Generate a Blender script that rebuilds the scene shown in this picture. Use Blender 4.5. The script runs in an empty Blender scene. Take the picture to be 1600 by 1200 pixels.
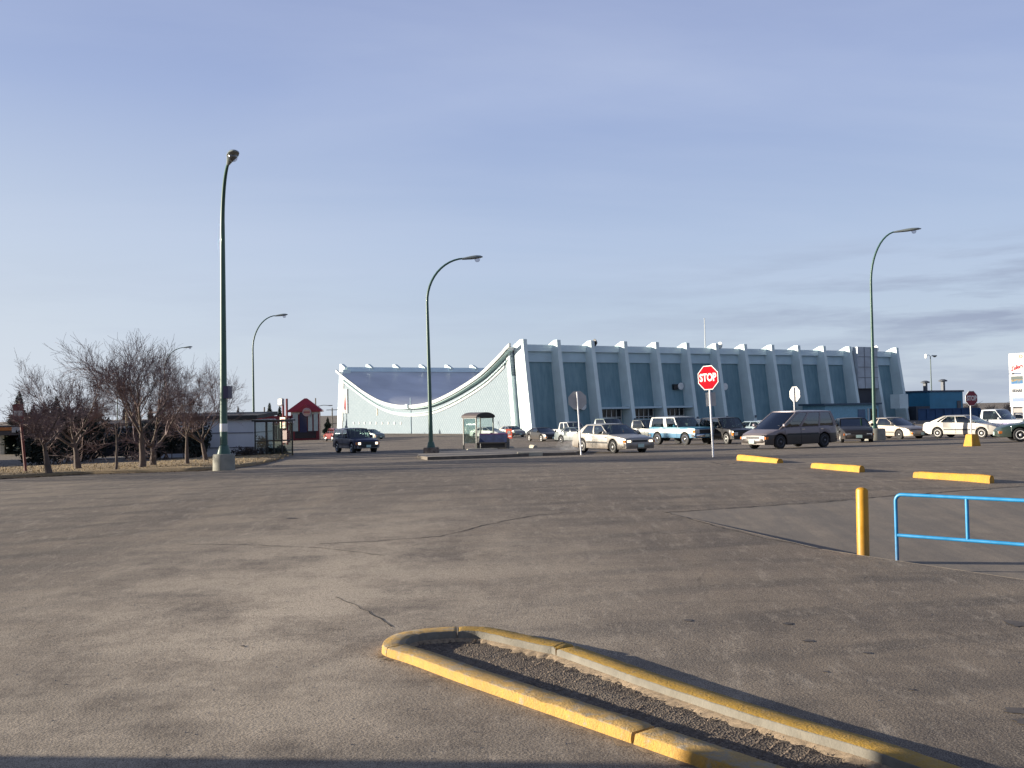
import bpy, bmesh, math, random
from mathutils import Vector, Matrix
R=math.radians; PI=math.pi
random.seed(7)
scene=bpy.context.scene
COL=scene.collection
# ---------------------------------------------------------------- camera model
F=1580.;ROLL=R(1.1);PITCH=math.atan(42.5/F)
EYE=[(-60,2.2),(9,2.2),(14,2.05),(22,1.72),(28,1.62),(38,1.83),(50,2.12),(70,2.55),(110,3.1),(150,3.4),(200,3.6),(300,3.7),(5000,3.7)]
CAMZ=1.6
def lerp(a,b,t): return a+(b-a)*t
def interp(x,T):
    if x<=T[0][0]: return T[0][1]
    for (a,b),(c,d) in zip(T,T[1:]):
        if x<=c: return lerp(b,d,(x-a)/(c-a))
    return T[-1][1]
def sstep(x,a,b):
    t=max(0.,min(1.,(x-a)/(b-a))); return t*t*(3-2*t)
def G(x,y):                                   # ground height
    return CAMZ-interp(y,EYE)+.008*max(-40,min(50,x))*sstep(y,15,45)
def ray(px,py):
    u=px-800.;v=600.-py;c,s=math.cos(ROLL),math.sin(ROLL)
    u,v=u*c+v*s,-u*s+v*c
    cp,sp=math.cos(PITCH),math.sin(PITCH)
    return u,F*cp-v*sp,F*sp+v*cp
def at(px,py,Y):                              # a pixel at a known distance
    d=ray(px,py);k=Y/d[1];return Vector((d[0]*k,Y,CAMZ+d[2]*k))
def gp(px,py,h=0.):                           # a pixel on the ground (raised by h)
    d=ray(px,py);Y=1.;st=.5
    while Y<600:
        k=Y/d[1]
        if CAMZ+d[2]*k<G(d[0]*k,Y)+h:
            if st<.002: return Vector((d[0]*k,Y,G(d[0]*k,Y)+h))
            Y-=st;st*=.25
        Y+=st
    return Vector((d[0]*600/d[1],600,0))
# ---------------------------------------------------------------- materials
def new_mat(name):
    m=bpy.data.materials.new(name);m.use_nodes=True
    nt=m.node_tree;b=nt.nodes['Principled BSDF'];return m,nt,b
def N(nt,t,**kw):
    n=nt.nodes.new(t)
    for k,v in kw.items():
        if k in n.inputs: n.inputs[k].default_value=v
        else: setattr(n,k,v)
    return n
def L(nt,a,b): nt.links.new(a,b)
def coord(nt,scale=(1,1,1),rot=(0,0,0),kind='Object'):
    tc=N(nt,'ShaderNodeTexCoord');mp=N(nt,'ShaderNodeMapping')
    mp.inputs['Scale'].default_value=scale;mp.inputs['Rotation'].default_value=rot
    L(nt,tc.outputs[kind],mp.inputs['Vector']);return mp.outputs['Vector']
def noise(nt,vec,scale,detail=4,rough=.55):
    n=N(nt,'ShaderNodeTexNoise');n.inputs['Scale'].default_value=scale
    n.inputs['Detail'].default_value=detail;n.inputs['Roughness'].default_value=rough
    L(nt,vec,n.inputs['Vector']);return n.outputs['Fac']
def ramp(nt,fac,stops):
    r=N(nt,'ShaderNodeValToRGB');e=r.color_ramp.elements
    while len(e)<len(stops): e.new(.5)
    for x,(p,c) in zip(e,stops): x.position=p;x.color=(c,c,c,1) if isinstance(c,(int,float)) else (*c,1)
    L(nt,fac,r.inputs['Fac']);return r.outputs['Color']
def mixc(nt,fac,a,b,mode='MIX'):
    m=N(nt,'ShaderNodeMix',data_type='RGBA',blend_type=mode)
    for s,v in ((0,fac),(6,a),(7,b)):
        if isinstance(v,(int,float)): m.inputs[s].default_value=v
        elif isinstance(v,tuple): m.inputs[s].default_value=(*v[:3],1)
        else: L(nt,v,m.inputs[s])
    return m.outputs[2]
def bump(nt,b,h,strength=.3,dist=.02):
    n=N(nt,'ShaderNodeBump');n.inputs['Strength'].default_value=strength;n.inputs['Distance'].default_value=dist
    L(nt,h,n.inputs['Height']);L(nt,n.outputs['Normal'],b.inputs['Normal'])
MATS={}
def mat(name,col,rough=.6,metal=0.,var=.12,scale=3.,bmp=0.,coat=0.,spec=.5):
    if name in MATS: return MATS[name]
    m,nt,b=new_mat(name);v=coord(nt)
    n=noise(nt,v,scale,5)
    c0=tuple(x*(1-var) for x in col);c1=tuple(min(1,x*(1+var)) for x in col)
    L(nt,ramp(nt,n,[(.3,c0),(.7,c1)]),b.inputs['Base Color'])
    b.inputs['Roughness'].default_value=rough;b.inputs['Metallic'].default_value=metal
    b.inputs['Coat Weight'].default_value=coat;b.inputs['Specular IOR Level'].default_value=spec
    if bmp: bump(nt,b,noise(nt,v,scale*12,3),bmp,.02)
    MATS[name]=m;return m
def paint(name,bands,rough=.38,metal=.0,dirt=.2,coat=.18):
    """car paint: bands=[(z,color)] from the bottom up, with road dust on the sills"""
    if name in MATS: return MATS[name]
    m,nt,b=new_mat(name);tc=N(nt,'ShaderNodeTexCoord');sp=N(nt,'ShaderNodeSeparateXYZ')
    L(nt,tc.outputs['Object'],sp.inputs[0]);cur=bands[0][1]
    for z,c in bands[1:]:
        g=N(nt,'ShaderNodeMath',operation='GREATER_THAN');g.inputs[1].default_value=z
        L(nt,sp.outputs['Z'],g.inputs[0]);cur=mixc(nt,g.outputs[0],cur,c)
    mr=N(nt,'ShaderNodeMapRange');mr.inputs['From Min'].default_value=.25;mr.inputs['From Max'].default_value=.75
    mr.inputs['To Min'].default_value=dirt*2;mr.inputs['To Max'].default_value=dirt*.15
    L(nt,sp.outputs['Z'],mr.inputs['Value'])
    n=noise(nt,tc.outputs['Object'],2.5,5);mu=N(nt,'ShaderNodeMath',operation='MULTIPLY')
    L(nt,mr.outputs[0],mu.inputs[0]);L(nt,n,mu.inputs[1])
    cur=mixc(nt,mu.outputs[0],cur,(.13,.1,.075))
    L(nt,cur,b.inputs['Base Color']);b.inputs['Roughness'].default_value=rough;b.inputs['Metallic'].default_value=metal
    b.inputs['Coat Weight'].default_value=coat;b.inputs['Coat Roughness'].default_value=.08;b.inputs['Specular IOR Level'].default_value=.35
    MATS[name]=m;return m
def glass(name,tint,mixt=.55,rough=.03):
    if name in MATS: return MATS[name]
    m,nt,b=new_mat(name);nt.nodes.remove(b)
    t=N(nt,'ShaderNodeBsdfTransparent');t.inputs[0].default_value=(*tint,1)
    g=N(nt,'ShaderNodeBsdfGlossy');g.inputs['Roughness'].default_value=rough;g.inputs[0].default_value=(.9,.95,1,1)
    lw0=N(nt,'ShaderNodeLayerWeight');lw0.inputs[0].default_value=.25;lw=N(nt,'ShaderNodeMath',operation='MULTIPLY_ADD');lw.inputs[1].default_value=.55;lw.inputs[2].default_value=.05;L(nt,lw0.outputs['Facing'],lw.inputs[0])
    mx=N(nt,'ShaderNodeMixShader');L(nt,lw.outputs[0],mx.inputs[0]);L(nt,t.outputs[0],mx.inputs[1]);L(nt,g.outputs[0],mx.inputs[2])
    L(nt,mx.outputs[0],nt.nodes['Material Output'].inputs['Surface']);MATS[name]=m;return m
def glow(name,col,st):
    if name in MATS: return MATS[name]
    m,nt,b=new_mat(name);b.inputs['Base Color'].default_value=(*col,1)
    b.inputs['Emission Color'].default_value=(*col,1);b.inputs['Emission Strength'].default_value=st;b.inputs['Roughness'].default_value=.1
    MATS[name]=m;return m
# ---------------------------------------------------------------- mesh builder
class MB:
    def __init__(s): s.v=[];s.f=[];s.m=[];s.k=0
    def add(s,vs,fs,mi=None):
        o=len(s.v);s.v+=[tuple(p) for p in vs]
        for f in fs: s.f.append(tuple(i+o for i in f));s.m.append(s.k if mi is None else mi)
        return s
    def box(s,c,d,rz=0.,M=None):
        x,y,z=d[0]/2,d[1]/2,d[2]/2
        vs=[Vector((a*x,b*y,e*z)) for a in(-1,1) for b in(-1,1) for e in(-1,1)]
        if rz: vs=[Matrix.Rotation(rz,3,'Z')@p for p in vs]
        if M: vs=[M@p for p in vs]
        vs=[p+Vector(c) for p in vs]
        return s.add(vs,[(0,1,3,2),(4,6,7,5),(0,4,5,1),(2,3,7,6),(0,2,6,4),(1,5,7,3)])
    def loft(s,rings,closed=True,caps=True):
        n=len(rings[0]);vs=[p for r in rings for p in r];fs=[]
        for i in range(len(rings)-1):
            for j in range(n if closed else n-1):
                a=i*n+j;b=i*n+(j+1)%n;fs.append((a,b,b+n,a+n))
        if caps and closed: fs.append(tuple(range(n))[::-1]);fs.append(tuple((len(rings)-1)*n+j for j in range(n)))
        return s.add(vs,fs)
    def tube(s,path,rad,n=8,caps=True):
        P=[Vector(p) for p in path];rs=rad if isinstance(rad,(list,tuple)) else [rad]*len(P);rings=[]
        up=Vector((0,0,1))
        for i,p in enumerate(P):
            d=(P[min(i+1,len(P)-1)]-P[max(i-1,0)])
            d=d.normalized() if d.length>1e-9 else Vector((0,0,1))
            a=d.cross(Vector((1,0,0)) if abs(d.x)<.8 else up).normalized();b=d.cross(a)
            if i and rings:
                pa=(Vector(rings[-1][0])-P[i-1]);pa=pa-d*pa.dot(d)
                if pa.length>1e-9: a=pa.normalized();b=d.cross(a)
            rings.append([p+(a*math.cos(2*PI*k/n)+b*math.sin(2*PI*k/n))*rs[i] for k in range(n)])
        return s.loft(rings,True,caps)
    def lathe(s,prof,n=24,axis='Z',c=(0,0,0)):
        rings=[]
        for r,z in prof:
            ring=[]
            for k in range(n):
                a=2*PI*k/n;x,y=r*math.cos(a),r*math.sin(a)
                p={'Z':(x,y,z),'Y':(x,z,-y),'X':(z,x,y)}[axis];ring.append((p[0]+c[0],p[1]+c[1],p[2]+c[2]))
            rings.append(ring)
        return s.loft(rings,True,True)
    def prism(s,poly,z0,z1,M=None):
        n=len(poly);vs=[Vector((x,y,z0)) for x,y in poly]+[Vector((x,y,z1)) for x,y in poly]
        if M: vs=[M@p for p in vs]
        return s.add(vs,[tuple(range(n))[::-1],tuple(range(n,2*n))]+[(i,(i+1)%n,(i+1)%n+n,i+n) for i in range(n)])
    def grid(s,fn,nu,nv):
        vs=[fn(i/nu,j/nv) for i in range(nu+1) for j in range(nv+1)];w=nv+1
        return s.add(vs,[(i*w+j,(i+1)*w+j,(i+1)*w+j+1,i*w+j+1) for i in range(nu) for j in range(nv)])
    def build(s,name,m,parent=None,smooth=None,loc=None,rz=0.,fix=True):
        me=bpy.data.meshes.new(name);me.from_pydata(s.v,[],s.f)
        for x in (m if isinstance(m,(list,tuple)) else [m]): me.materials.append(x)
        if any(s.m): me.polygons.foreach_set('material_index',s.m)
        if fix:
            bm=bmesh.new();bm.from_mesh(me);bmesh.ops.recalc_face_normals(bm,faces=bm.faces);bm.to_mesh(me);bm.free()
        if smooth:
            me.polygons.foreach_set('use_smooth',[True]*len(me.polygons));me.set_sharp_from_angle(angle=R(smooth))
        me.update();o=bpy.data.objects.new(name,me);COL.objects.link(o)
        if parent: o.parent=parent
        if loc is not None: o.location=loc
        if rz: o.rotation_euler.z=rz
        return o
def bevel(o,w,seg=2):
    b=o.modifiers.new('bevel','BEVEL');b.width=w;b.segments=seg;b.limit_method='ANGLE';b.angle_limit=R(40);return o
def tag(o,label=None,cat=None,group=None,kind=None):
    if label: o['label']=label
    if cat: o['category']=cat
    if group: o['group']=group
    if kind: o['kind']=kind
    return o
def thing(name,label,cat,loc,rz=0.,group=None):
    o=bpy.data.objects.new(name,None);COL.objects.link(o);o.location=loc;o.rotation_euler.z=rz;o.empty_display_size=.3
    return tag(o,label,cat,group)
def text(body,size,m,name,parent=None,loc=(0,0,0),rot=(PI/2,0,0),ext=.004,off=0.,sx=1.,shear=0.):
    cu=bpy.data.curves.new(name,'FONT');cu.body=body;cu.size=size;cu.align_x='CENTER';cu.align_y='CENTER'
    cu.extrude=ext;cu.offset=off;cu.shear=shear;cu.resolution_u=3
    t=bpy.data.objects.new('tmp',cu);COL.objects.link(t)
    dg=bpy.context.evaluated_depsgraph_get();me=bpy.data.meshes.new_from_object(t.evaluated_get(dg))
    bpy.data.objects.remove(t);me.materials.clear();me.materials.append(m)
    o=bpy.data.objects.new(name,me);COL.objects.link(o);o.parent=parent;o.location=loc;o.rotation_euler=rot;o.scale=(sx,1,1)
    return o
def copy_tree(o,parent=None):
    c=o.copy();COL.objects.link(c)
    if parent: c.parent=parent
    for ch in list(o.children): copy_tree(ch,c)
    return c
# ---------------------------------------------------------------- camera, light, sky
cam=bpy.data.cameras.new('camera');co=bpy.data.objects.new('camera',cam);COL.objects.link(co)
cam.sensor_width=36;cam.lens=F/1600*36;cam.clip_end=6000;cam.clip_start=.05
co.matrix_world=Matrix.Translation((0,0,CAMZ))@Matrix.Rotation(PI/2+PITCH,4,'X')@Matrix.Rotation(-ROLL,4,'Z')
scene.camera=co
SUN_AZ=R(175);SUN_EL=R(9.8)
sd=Vector((math.cos(SUN_AZ)*math.cos(SUN_EL),math.sin(SUN_AZ)*math.cos(SUN_EL),math.sin(SUN_EL)))
sun=bpy.data.lights.new('sun','SUN');so=bpy.data.objects.new('sun',sun);COL.objects.link(so)
sun.energy=5.0;sun.angle=R(.5);sun.color=(1,.9,.74)
so.rotation_euler=sd.to_track_quat('Z','Y').to_euler();so.location=(-30,0,30)
w=bpy.data.worlds.new('World');scene.world=w;w.use_nodes=True;nt=w.node_tree
bg=nt.nodes['Background'];sky=N(nt,'ShaderNodeTexSky',sky_type='NISHITA',sun_disc=False)
sky.sun_elevation=SUN_EL;sky.sun_rotation=PI/2-SUN_AZ;sky.air_density=1.0;sky.dust_density=.6;sky.ozone_density=2.0
tc=N(nt,'ShaderNodeTexCoord');sp=N(nt,'ShaderNodeSeparateXYZ');L(nt,tc.outputs['Generated'],sp.inputs[0])
mz=N(nt,'ShaderNodeMath',operation='MAXIMUM');mz.inputs[1].default_value=.03;L(nt,sp.outputs['Z'],mz.inputs[0])
ad=N(nt,'ShaderNodeMath',operation='ADD');ad.inputs[1].default_value=.06;L(nt,mz.outputs[0],ad.inputs[0])
cv=N(nt,'ShaderNodeCombineXYZ')
for i,a in enumerate('XY'):
    d=N(nt,'ShaderNodeMath',operation='DIVIDE');L(nt,sp.outputs[a],d.inputs[0]);L(nt,ad.outputs[0],d.inputs[1]);L(nt,d.outputs[0],cv.inputs[i])
mp=N(nt,'ShaderNodeMapping');mp.inputs['Scale'].default_value=(.22,.5,1);mp.inputs['Rotation'].default_value=(0,0,R(-55));L(nt,cv.outputs[0],mp.inputs['Vector'])
n1=N(nt,'ShaderNodeTexNoise');n1.inputs['Scale'].default_value=1.1;n1.inputs['Detail'].default_value=7;n1.inputs['Roughness'].default_value=.55;n1.inputs['Distortion'].default_value=.6
L(nt,mp.outputs[0],n1.inputs['Vector'])
cirrus=ramp(nt,n1.outputs['Fac'],[(.4,0.),(.78,.5)])
veil=N(nt,'ShaderNodeValToRGB');ev=veil.color_ramp.elements
ev[0].position=0.;ev[0].color=(3.1,3.5,4.1,1);ev[1].position=.4;ev[1].color=(1.65,2.02,3.5,1)
for p_,c_ in ((.06,(2.95,3.45,4.2,1)),(.16,(2.5,3.05,4.2,1)),(.3,(1.95,2.42,3.9,1)),(.65,(.6,.8,1.5,1)),(1.,(.4,.55,1.1,1))):
    e_=ev.new(p_);e_.color=c_
L(nt,sp.outputs['Z'],veil.inputs['Fac'])
vf=ramp(nt,sp.outputs['Z'],[(0.,.92),(.4,.82),(.8,.85)])
c0=mixc(nt,vf,sky.outputs[0],veil.outputs[0])
gl=N(nt,'ShaderNodeMath',operation='MULTIPLY');L(nt,ramp(nt,sp.outputs['X'],[(0.,0.),(1.,1.)]),gl.inputs[0])
ng=N(nt,'ShaderNodeMath',operation='MULTIPLY');ng.inputs[1].default_value=-1.;L(nt,sp.outputs['X'],ng.inputs[0])
L(nt,ramp(nt,ng.outputs[0],[(-.0,.0),(.5,1.)]),gl.inputs[0]);L(nt,ramp(nt,sp.outputs['Z'],[(0.,.9),(.1,.6),(.3,.1),(.4,0.)]),gl.inputs[1])
c0=mixc(nt,gl.outputs[0],c0,(3.85,4.15,4.55))
cf=N(nt,'ShaderNodeMath',operation='MULTIPLY');L(nt,cirrus,cf.inputs[0]);L(nt,ramp(nt,sp.outputs['Z'],[(.05,.1),(.2,1.)]),cf.inputs[1])
c1=mixc(nt,cf.outputs[0],c0,(3.3,3.7,4.6))
# a low bank of thin grey stratus to the right, near the horizon
mp2=N(nt,'ShaderNodeMapping');mp2.inputs['Scale'].default_value=(3.2,3.2,26);L(nt,tc.outputs['Generated'],mp2.inputs['Vector'])
n2=N(nt,'ShaderNodeTexNoise');n2.inputs['Scale'].default_value=1.6;n2.inputs['Detail'].default_value=6;n2.inputs['Roughness'].default_value=.6
L(nt,mp2.outputs[0],n2.inputs['Vector'])
bank=ramp(nt,n2.outputs['Fac'],[(.44,0.),(.62,1.)])
zr=ramp(nt,sp.outputs['Z'],[(.0,.35),(.035,.5),(.085,.9),(.13,.55),(.16,0.)])
xr=ramp(nt,sp.outputs['X'],[(.0,.1),(.16,.25),(.42,1.)])
fm=N(nt,'ShaderNodeMath',operation='MULTIPLY');L(nt,bank,fm.inputs[0]);L(nt,zr,fm.inputs[1])
fm2=N(nt,'ShaderNodeMath',operation='MULTIPLY');L(nt,fm.outputs[0],fm2.inputs[0]);L(nt,xr,fm2.inputs[1])
c2=mixc(nt,fm2.outputs[0],c1,(1.75,2.05,2.8))
L(nt,c2,bg.inputs['Color']);bg.inputs['Strength'].default_value=.077
scene.view_settings.view_transform='Standard';scene.view_settings.look='None';scene.view_settings.exposure=1.25;scene.view_settings.gamma=1
# ---------------------------------------------------------------- ground
def asphalt():
    m,nt,b=new_mat('asphalt');v=coord(nt)
    big=noise(nt,v,.11,8,.68);mid=noise(nt,v,.7,10,.72)
    vs=coord(nt,(.07,.9,1),(0,0,R(4)));streak=noise(nt,vs,1.6,9,.7)
    vs2=coord(nt,(.5,.08,1),(0,0,R(22)));wheel=noise(nt,vs2,1.9,9,.7)
    fine=noise(nt,v,95,3,.7);vo=N(nt,'ShaderNodeTexVoronoi');vo.inputs['Scale'].default_value=42;L(nt,v,vo.inputs['Vector'])
    c=ramp(nt,big,[(.32,(.165,.134,.106)),(.52,(.215,.173,.132)),(.7,(.27,.216,.162))])
    c=mixc(nt,ramp(nt,streak,[(.4,.7),(.56,0.)]),c,(.105,.088,.075))  # dark streaks: worn strips, plus tree shadows painted into the colour
    c=mixc(nt,ramp(nt,wheel,[(.48,0.),(.68,.6)]),c,(.34,.27,.195))
    c=mixc(nt,ramp(nt,mid,[(.48,0.),(.7,.45)]),c,(.36,.285,.205))
    # curved tyre tracks and pale scuffs
    mpw=N(nt,'ShaderNodeMapping');mpw.inputs['Location'].default_value=(-9,14,0);L(nt,v,mpw.inputs['Vector'])
    rg=N(nt,'ShaderNodeTexWave',wave_type='RINGS',rings_direction='Z');rg.inputs['Scale'].default_value=.23;rg.inputs['Distortion'].default_value=3.;rg.inputs['Detail'].default_value=5;rg.inputs['Detail Scale'].default_value=.35;L(nt,mpw.outputs[0],rg.inputs['Vector'])
    tm=N(nt,'ShaderNodeMath',operation='MULTIPLY');L(nt,ramp(nt,rg.outputs['Fac'],[(.72,0.),(.95,.75)]),tm.inputs[0]);L(nt,ramp(nt,mid,[(.42,0.),(.56,1.)]),tm.inputs[1])
    c=mixc(nt,tm.outputs[0],c,(.1,.085,.072))
    sc_=noise(nt,coord(nt,(1.,.3,1),(0,0,R(-28))),5.5,10,.75);c=mixc(nt,ramp(nt,sc_,[(.53,0.),(.65,.6)]),c,(.42,.355,.28))
    # dusty, sanded patch left of the island
    sp=N(nt,'ShaderNodeSeparateXYZ');L(nt,v,sp.inputs[0])
    vd=N(nt,'ShaderNodeVectorMath',operation='DISTANCE');mp=N(nt,'ShaderNodeMapping');mp.inputs['Scale'].default_value=(1,.42,0);L(nt,v,mp.inputs['Vector'])
    L(nt,mp.outputs[0],vd.inputs[0]);vd.inputs[1].default_value=(-2.5,4.6,0)
    dm=N(nt,'ShaderNodeMapRange');dm.inputs['From Min'].default_value=.3;dm.inputs['From Max'].default_value=5.;dm.inputs['To Min'].default_value=1;dm.inputs['To Max'].default_value=0
    L(nt,vd.outputs['Value'],dm.inputs['Value'])
    dn=N(nt,'ShaderNodeMath',operation='MULTIPLY');L(nt,dm.outputs[0],dn.inputs[0]);L(nt,ramp(nt,mid,[(.36,.1),(.56,1.)]),dn.inputs[1])
    c=mixc(nt,dn.outputs[0],c,(.6,.5,.38))
    med=noise(nt,v,34,3,.7);c=mixc(nt,ramp(nt,med,[(.36,.4),(.5,0.)]),c,(.075,.062,.052));c=mixc(nt,ramp(nt,med,[(.56,0.),(.72,.3)]),c,(.36,.3,.24))
    c=mixc(nt,ramp(nt,fine,[(.38,.8),(.5,0.)]),c,(.04,.034,.03))
    c=mixc(nt,ramp(nt,fine,[(.54,0.),(.66,.65)]),c,(.5,.43,.35))
    wn=N(nt,'ShaderNodeTexNoise');wn.inputs['Scale'].default_value=1.3;wn.inputs['Detail'].default_value=5;L(nt,v,wn.inputs['Vector'])
    wm=mixc(nt,.5,v,wn.outputs['Color'],'ADD');ce=N(nt,'ShaderNodeTexVoronoi',feature='DISTANCE_TO_EDGE');ce.inputs['Scale'].default_value=.33;L(nt,wm,ce.inputs['Vector'])
    cm=N(nt,'ShaderNodeMath',operation='MULTIPLY');L(nt,ramp(nt,ce.outputs['Distance'],[(0.,.5),(.007,0.)]),cm.inputs[0]);L(nt,ramp(nt,big,[(.53,0.),(.6,1.)]),cm.inputs[1])
    c=mixc(nt,cm.outputs[0],c,(.05,.042,.036))
    L(nt,c,b.inputs['Base Color']);b.inputs['Roughness'].default_value=.88;b.inputs['Specular IOR Level'].default_value=.25
    ah=N(nt,'ShaderNodeMath',operation='ADD');L(nt,fine,ah.inputs[0]);L(nt,vo.outputs['Distance'],ah.inputs[1])
    bump(nt,b,ah.outputs[0],.25,.008);return m
ASPH=asphalt()
def axis(fine0,fine1,step,far):
    a=[];x=fine0
    while x<=fine1+1e-6: a.append(x);x+=step
    s=step
    lo=[];x=fine0
    while x>-far: s*=1.35;x-=s;lo.append(x)
    s=step;hi=[];x=fine1
    while x<far: s*=1.35;x+=s;hi.append(x)
    return lo[::-1]+a+hi
xs=axis(-44,56,2.,3500);ys=axis(-6,60,1.,3500)
bm=bmesh.new();vv=[[bm.verts.new((x,y,G(x,y))) for y in ys] for x in xs]
for i in range(len(xs)-1):
    for j in range(len(ys)-1): bm.faces.new((vv[i][j],vv[i+1][j],vv[i+1][j+1],vv[i][j+1]))
A=gp(1040,801);N1=gp(1284,858);N2=gp(1600,906);FE=gp(1600,760)
N3=N2+(N2-N1)*.9;FE2=FE+(FE-A)*.25
poly=[A,N1,N2,N3,FE2]
def cut(p,q):
    d=(q-p);n=Vector((d.y,-d.x,0)).normalized()
    near=[f for f in bm.faces if abs(f.calc_center_median().x-6)<30 and -6<f.calc_center_median().y<40]
    ge=set(near)|{e for f in near for e in f.edges}|{v for f in near for v in f.verts}
    bmesh.ops.bisect_plane(bm,geom=list(ge),plane_co=p,plane_no=n)
for p,q in ((A,N1),(N1,N3),(N3,FE2),(FE2,A)): cut(p,q)
def inside(x,y,P):
    c=False;n=len(P)
    for i in range(n):
        a,b=P[i],P[(i+1)%n]
        if (a.y>y)!=(b.y>y) and x<(b.x-a.x)*(y-a.y)/(b.y-a.y)+a.x: c=not c
    return c
bmesh.ops.delete(bm,geom=[f for f in bm.faces if inside(*f.calc_center_median().xy,poly)],context='FACES')
me=bpy.data.meshes.new('ground');bmesh.ops.recalc_face_normals(bm,faces=bm.faces)
if sum(f.normal.z for f in bm.faces)<0: bmesh.ops.reverse_faces(bm,faces=bm.faces)
bm.to_mesh(me);bm.free();me.materials.append(ASPH)
me.polygons.foreach_set('use_smooth',[True]*len(me.polygons))
go=bpy.data.objects.new('ground',me);COL.objects.link(go);tag(go,kind='structure')
# loading ramp, dropping a little below the yard
def dist_far(p):
    d=(FE2-A).xy.normalized();r=(p-A).xy;return abs(d.x*r.y-d.y*r.x)
def rp(p): return Vector((p.x,p.y,G(p.x,p.y)-.001-.03*dist_far(p)))
b=MB();K=14
near_line=[A.lerp(N1,t/5) for t in range(6)]+[N1.lerp(N3,t/9) for t in range(1,10)]
def far_at(i): return A.lerp(FE2,i/(len(near_line)-1))
rings=[[rp(near_line[i].lerp(far_at(i),j/K)) for j in range(K+1)] for i in range(len(near_line))]
b.loft(rings,False)
b.loft([[Vector((p.x,p.y,G(p.x,p.y)+.002)),rp(p)-Vector((0,0,.03))] for p in near_line+[N3.lerp(FE2,t/6) for t in range(1,7)]+[FE2.lerp(A,t/20) for t in range(1,21)]],False)
def ramp_mat():
    m,nt,b=new_mat('worn_concrete');v=coord(nt);n=noise(nt,v,.9,9,.72);f=noise(nt,v,60,4,.75)
    s=noise(nt,coord(nt,(.9,.12,1),(0,0,R(35))),2.6,9,.7)
    c=ramp(nt,n,[(.3,(.19,.157,.122)),(.7,(.32,.26,.195))]);c=mixc(nt,ramp(nt,s,[(.4,.5),(.62,0.)]),c,(.12,.11,.1))
    c=mixc(nt,ramp(nt,f,[(.36,.6),(.5,0.)]),c,(.06,.052,.045));L(nt,c,b.inputs['Base Color']);b.inputs['Roughness'].default_value=.85
    bump(nt,b,f,.25,.006);return m
tag(b.build('ramp_pavement',ramp_mat(),smooth=40),kind='structure')
# cracks and patches
def ribbon(b,pts,w,dz=.004):
    P=[]
    for p,q in zip(pts,pts[1:]):
        n=max(2,int((q-p).length/.12))
        for i in range(n): P.append(p.lerp(q,i/n))
    P.append(pts[-1]);row=[]
    for i,p in enumerate(P):
        d=(P[min(i+1,len(P)-1)]-P[max(0,i-1)]).xy.normalized();nrm=Vector((-d.y,d.x))
        j=random.gauss(0,w*.7);ww=w*random.uniform(.35,1.2)
        c=p.xy+nrm*j;a,e=c+nrm*ww/2,c-nrm*ww/2
        row.append([(a.x,a.y,G(a.x,a.y)+dz),(e.x,e.y,G(e.x,e.y)+dz)])
    b.loft(row,False)
CRK=mat('crack_dirt',(.03,.026,.023),.95,var=.3,scale=9)
for i,pl in enumerate([[(525,933),(560,948),(590,963),(612,980)],[(690,838),(760,820),(830,806),(890,800)],[(500,850),(580,846),(690,838)],
    [(1040,801),(1160,793),(1280,785)],[(1280,785),(1392,775),(1600,760)],[(1110,722),(1135,727),(1160,722)],[(280,850),(400,852),(500,856),(600,868)],
    [(1040,801),(1120,823),(1200,842),(1284,858)]]):
    b=MB();ribbon(b,[gp(*p) for p in pl],[.02,.03,.025,.035,.035,.05,.02,.03][i],.004)
    tag(b.build('pavement_crack',CRK,fix=False),kind='structure')
ST=mat('oil_stain',(.085,.07,.058),.7,var=.35,scale=6)
b=MB()
for (px,py,rx,ry) in [(1230,975,.07,.035),(1263,1002,.09,.03),(1355,1021,.05,.025),(1424,1078,.035,.02),(1590,975,.16,.09),(1590,1112,.13,.06),(1598,1128,.08,.05),(455,810,.16,.05),(1075,970,.06,.03),(1290,1050,.03,.02),(380,1010,.03,.02)]:
    c=gp(px,py);n=14;vs=[c+Vector((0,0,.005))]
    for k in range(n):
        a=2*PI*k/n;q=random.uniform(.6,1.25);x,y=c.x+math.cos(a)*rx*q*.7,c.y+math.sin(a)*ry*1.5*q;vs.append((x,y,G(x,y)+.005))
    b.add(vs,[(0,1+k,1+(k+1)%n) for k in range(n)])
tag(b.build('pavement_stain',ST,fix=False),kind='structure')
# loose grit near the camera
b=MB()
for i in range(500):
    y=random.uniform(4,14)**1.;x=random.uniform(-.55,.55)*y;r=random.uniform(.003,.009);z=G(x,y)
    b.add([(x-r,y-r,z),(x+r,y-r*.6,z),(x+r*.4,y+r,z),(x,y,z+r*1.2)],[(0,1,3),(1,2,3),(2,0,3)])
tag(b.build('loose_grit',mat('grit',(.3,.27,.23),.9,var=.4,scale=30)),kind='stuff')
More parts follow.
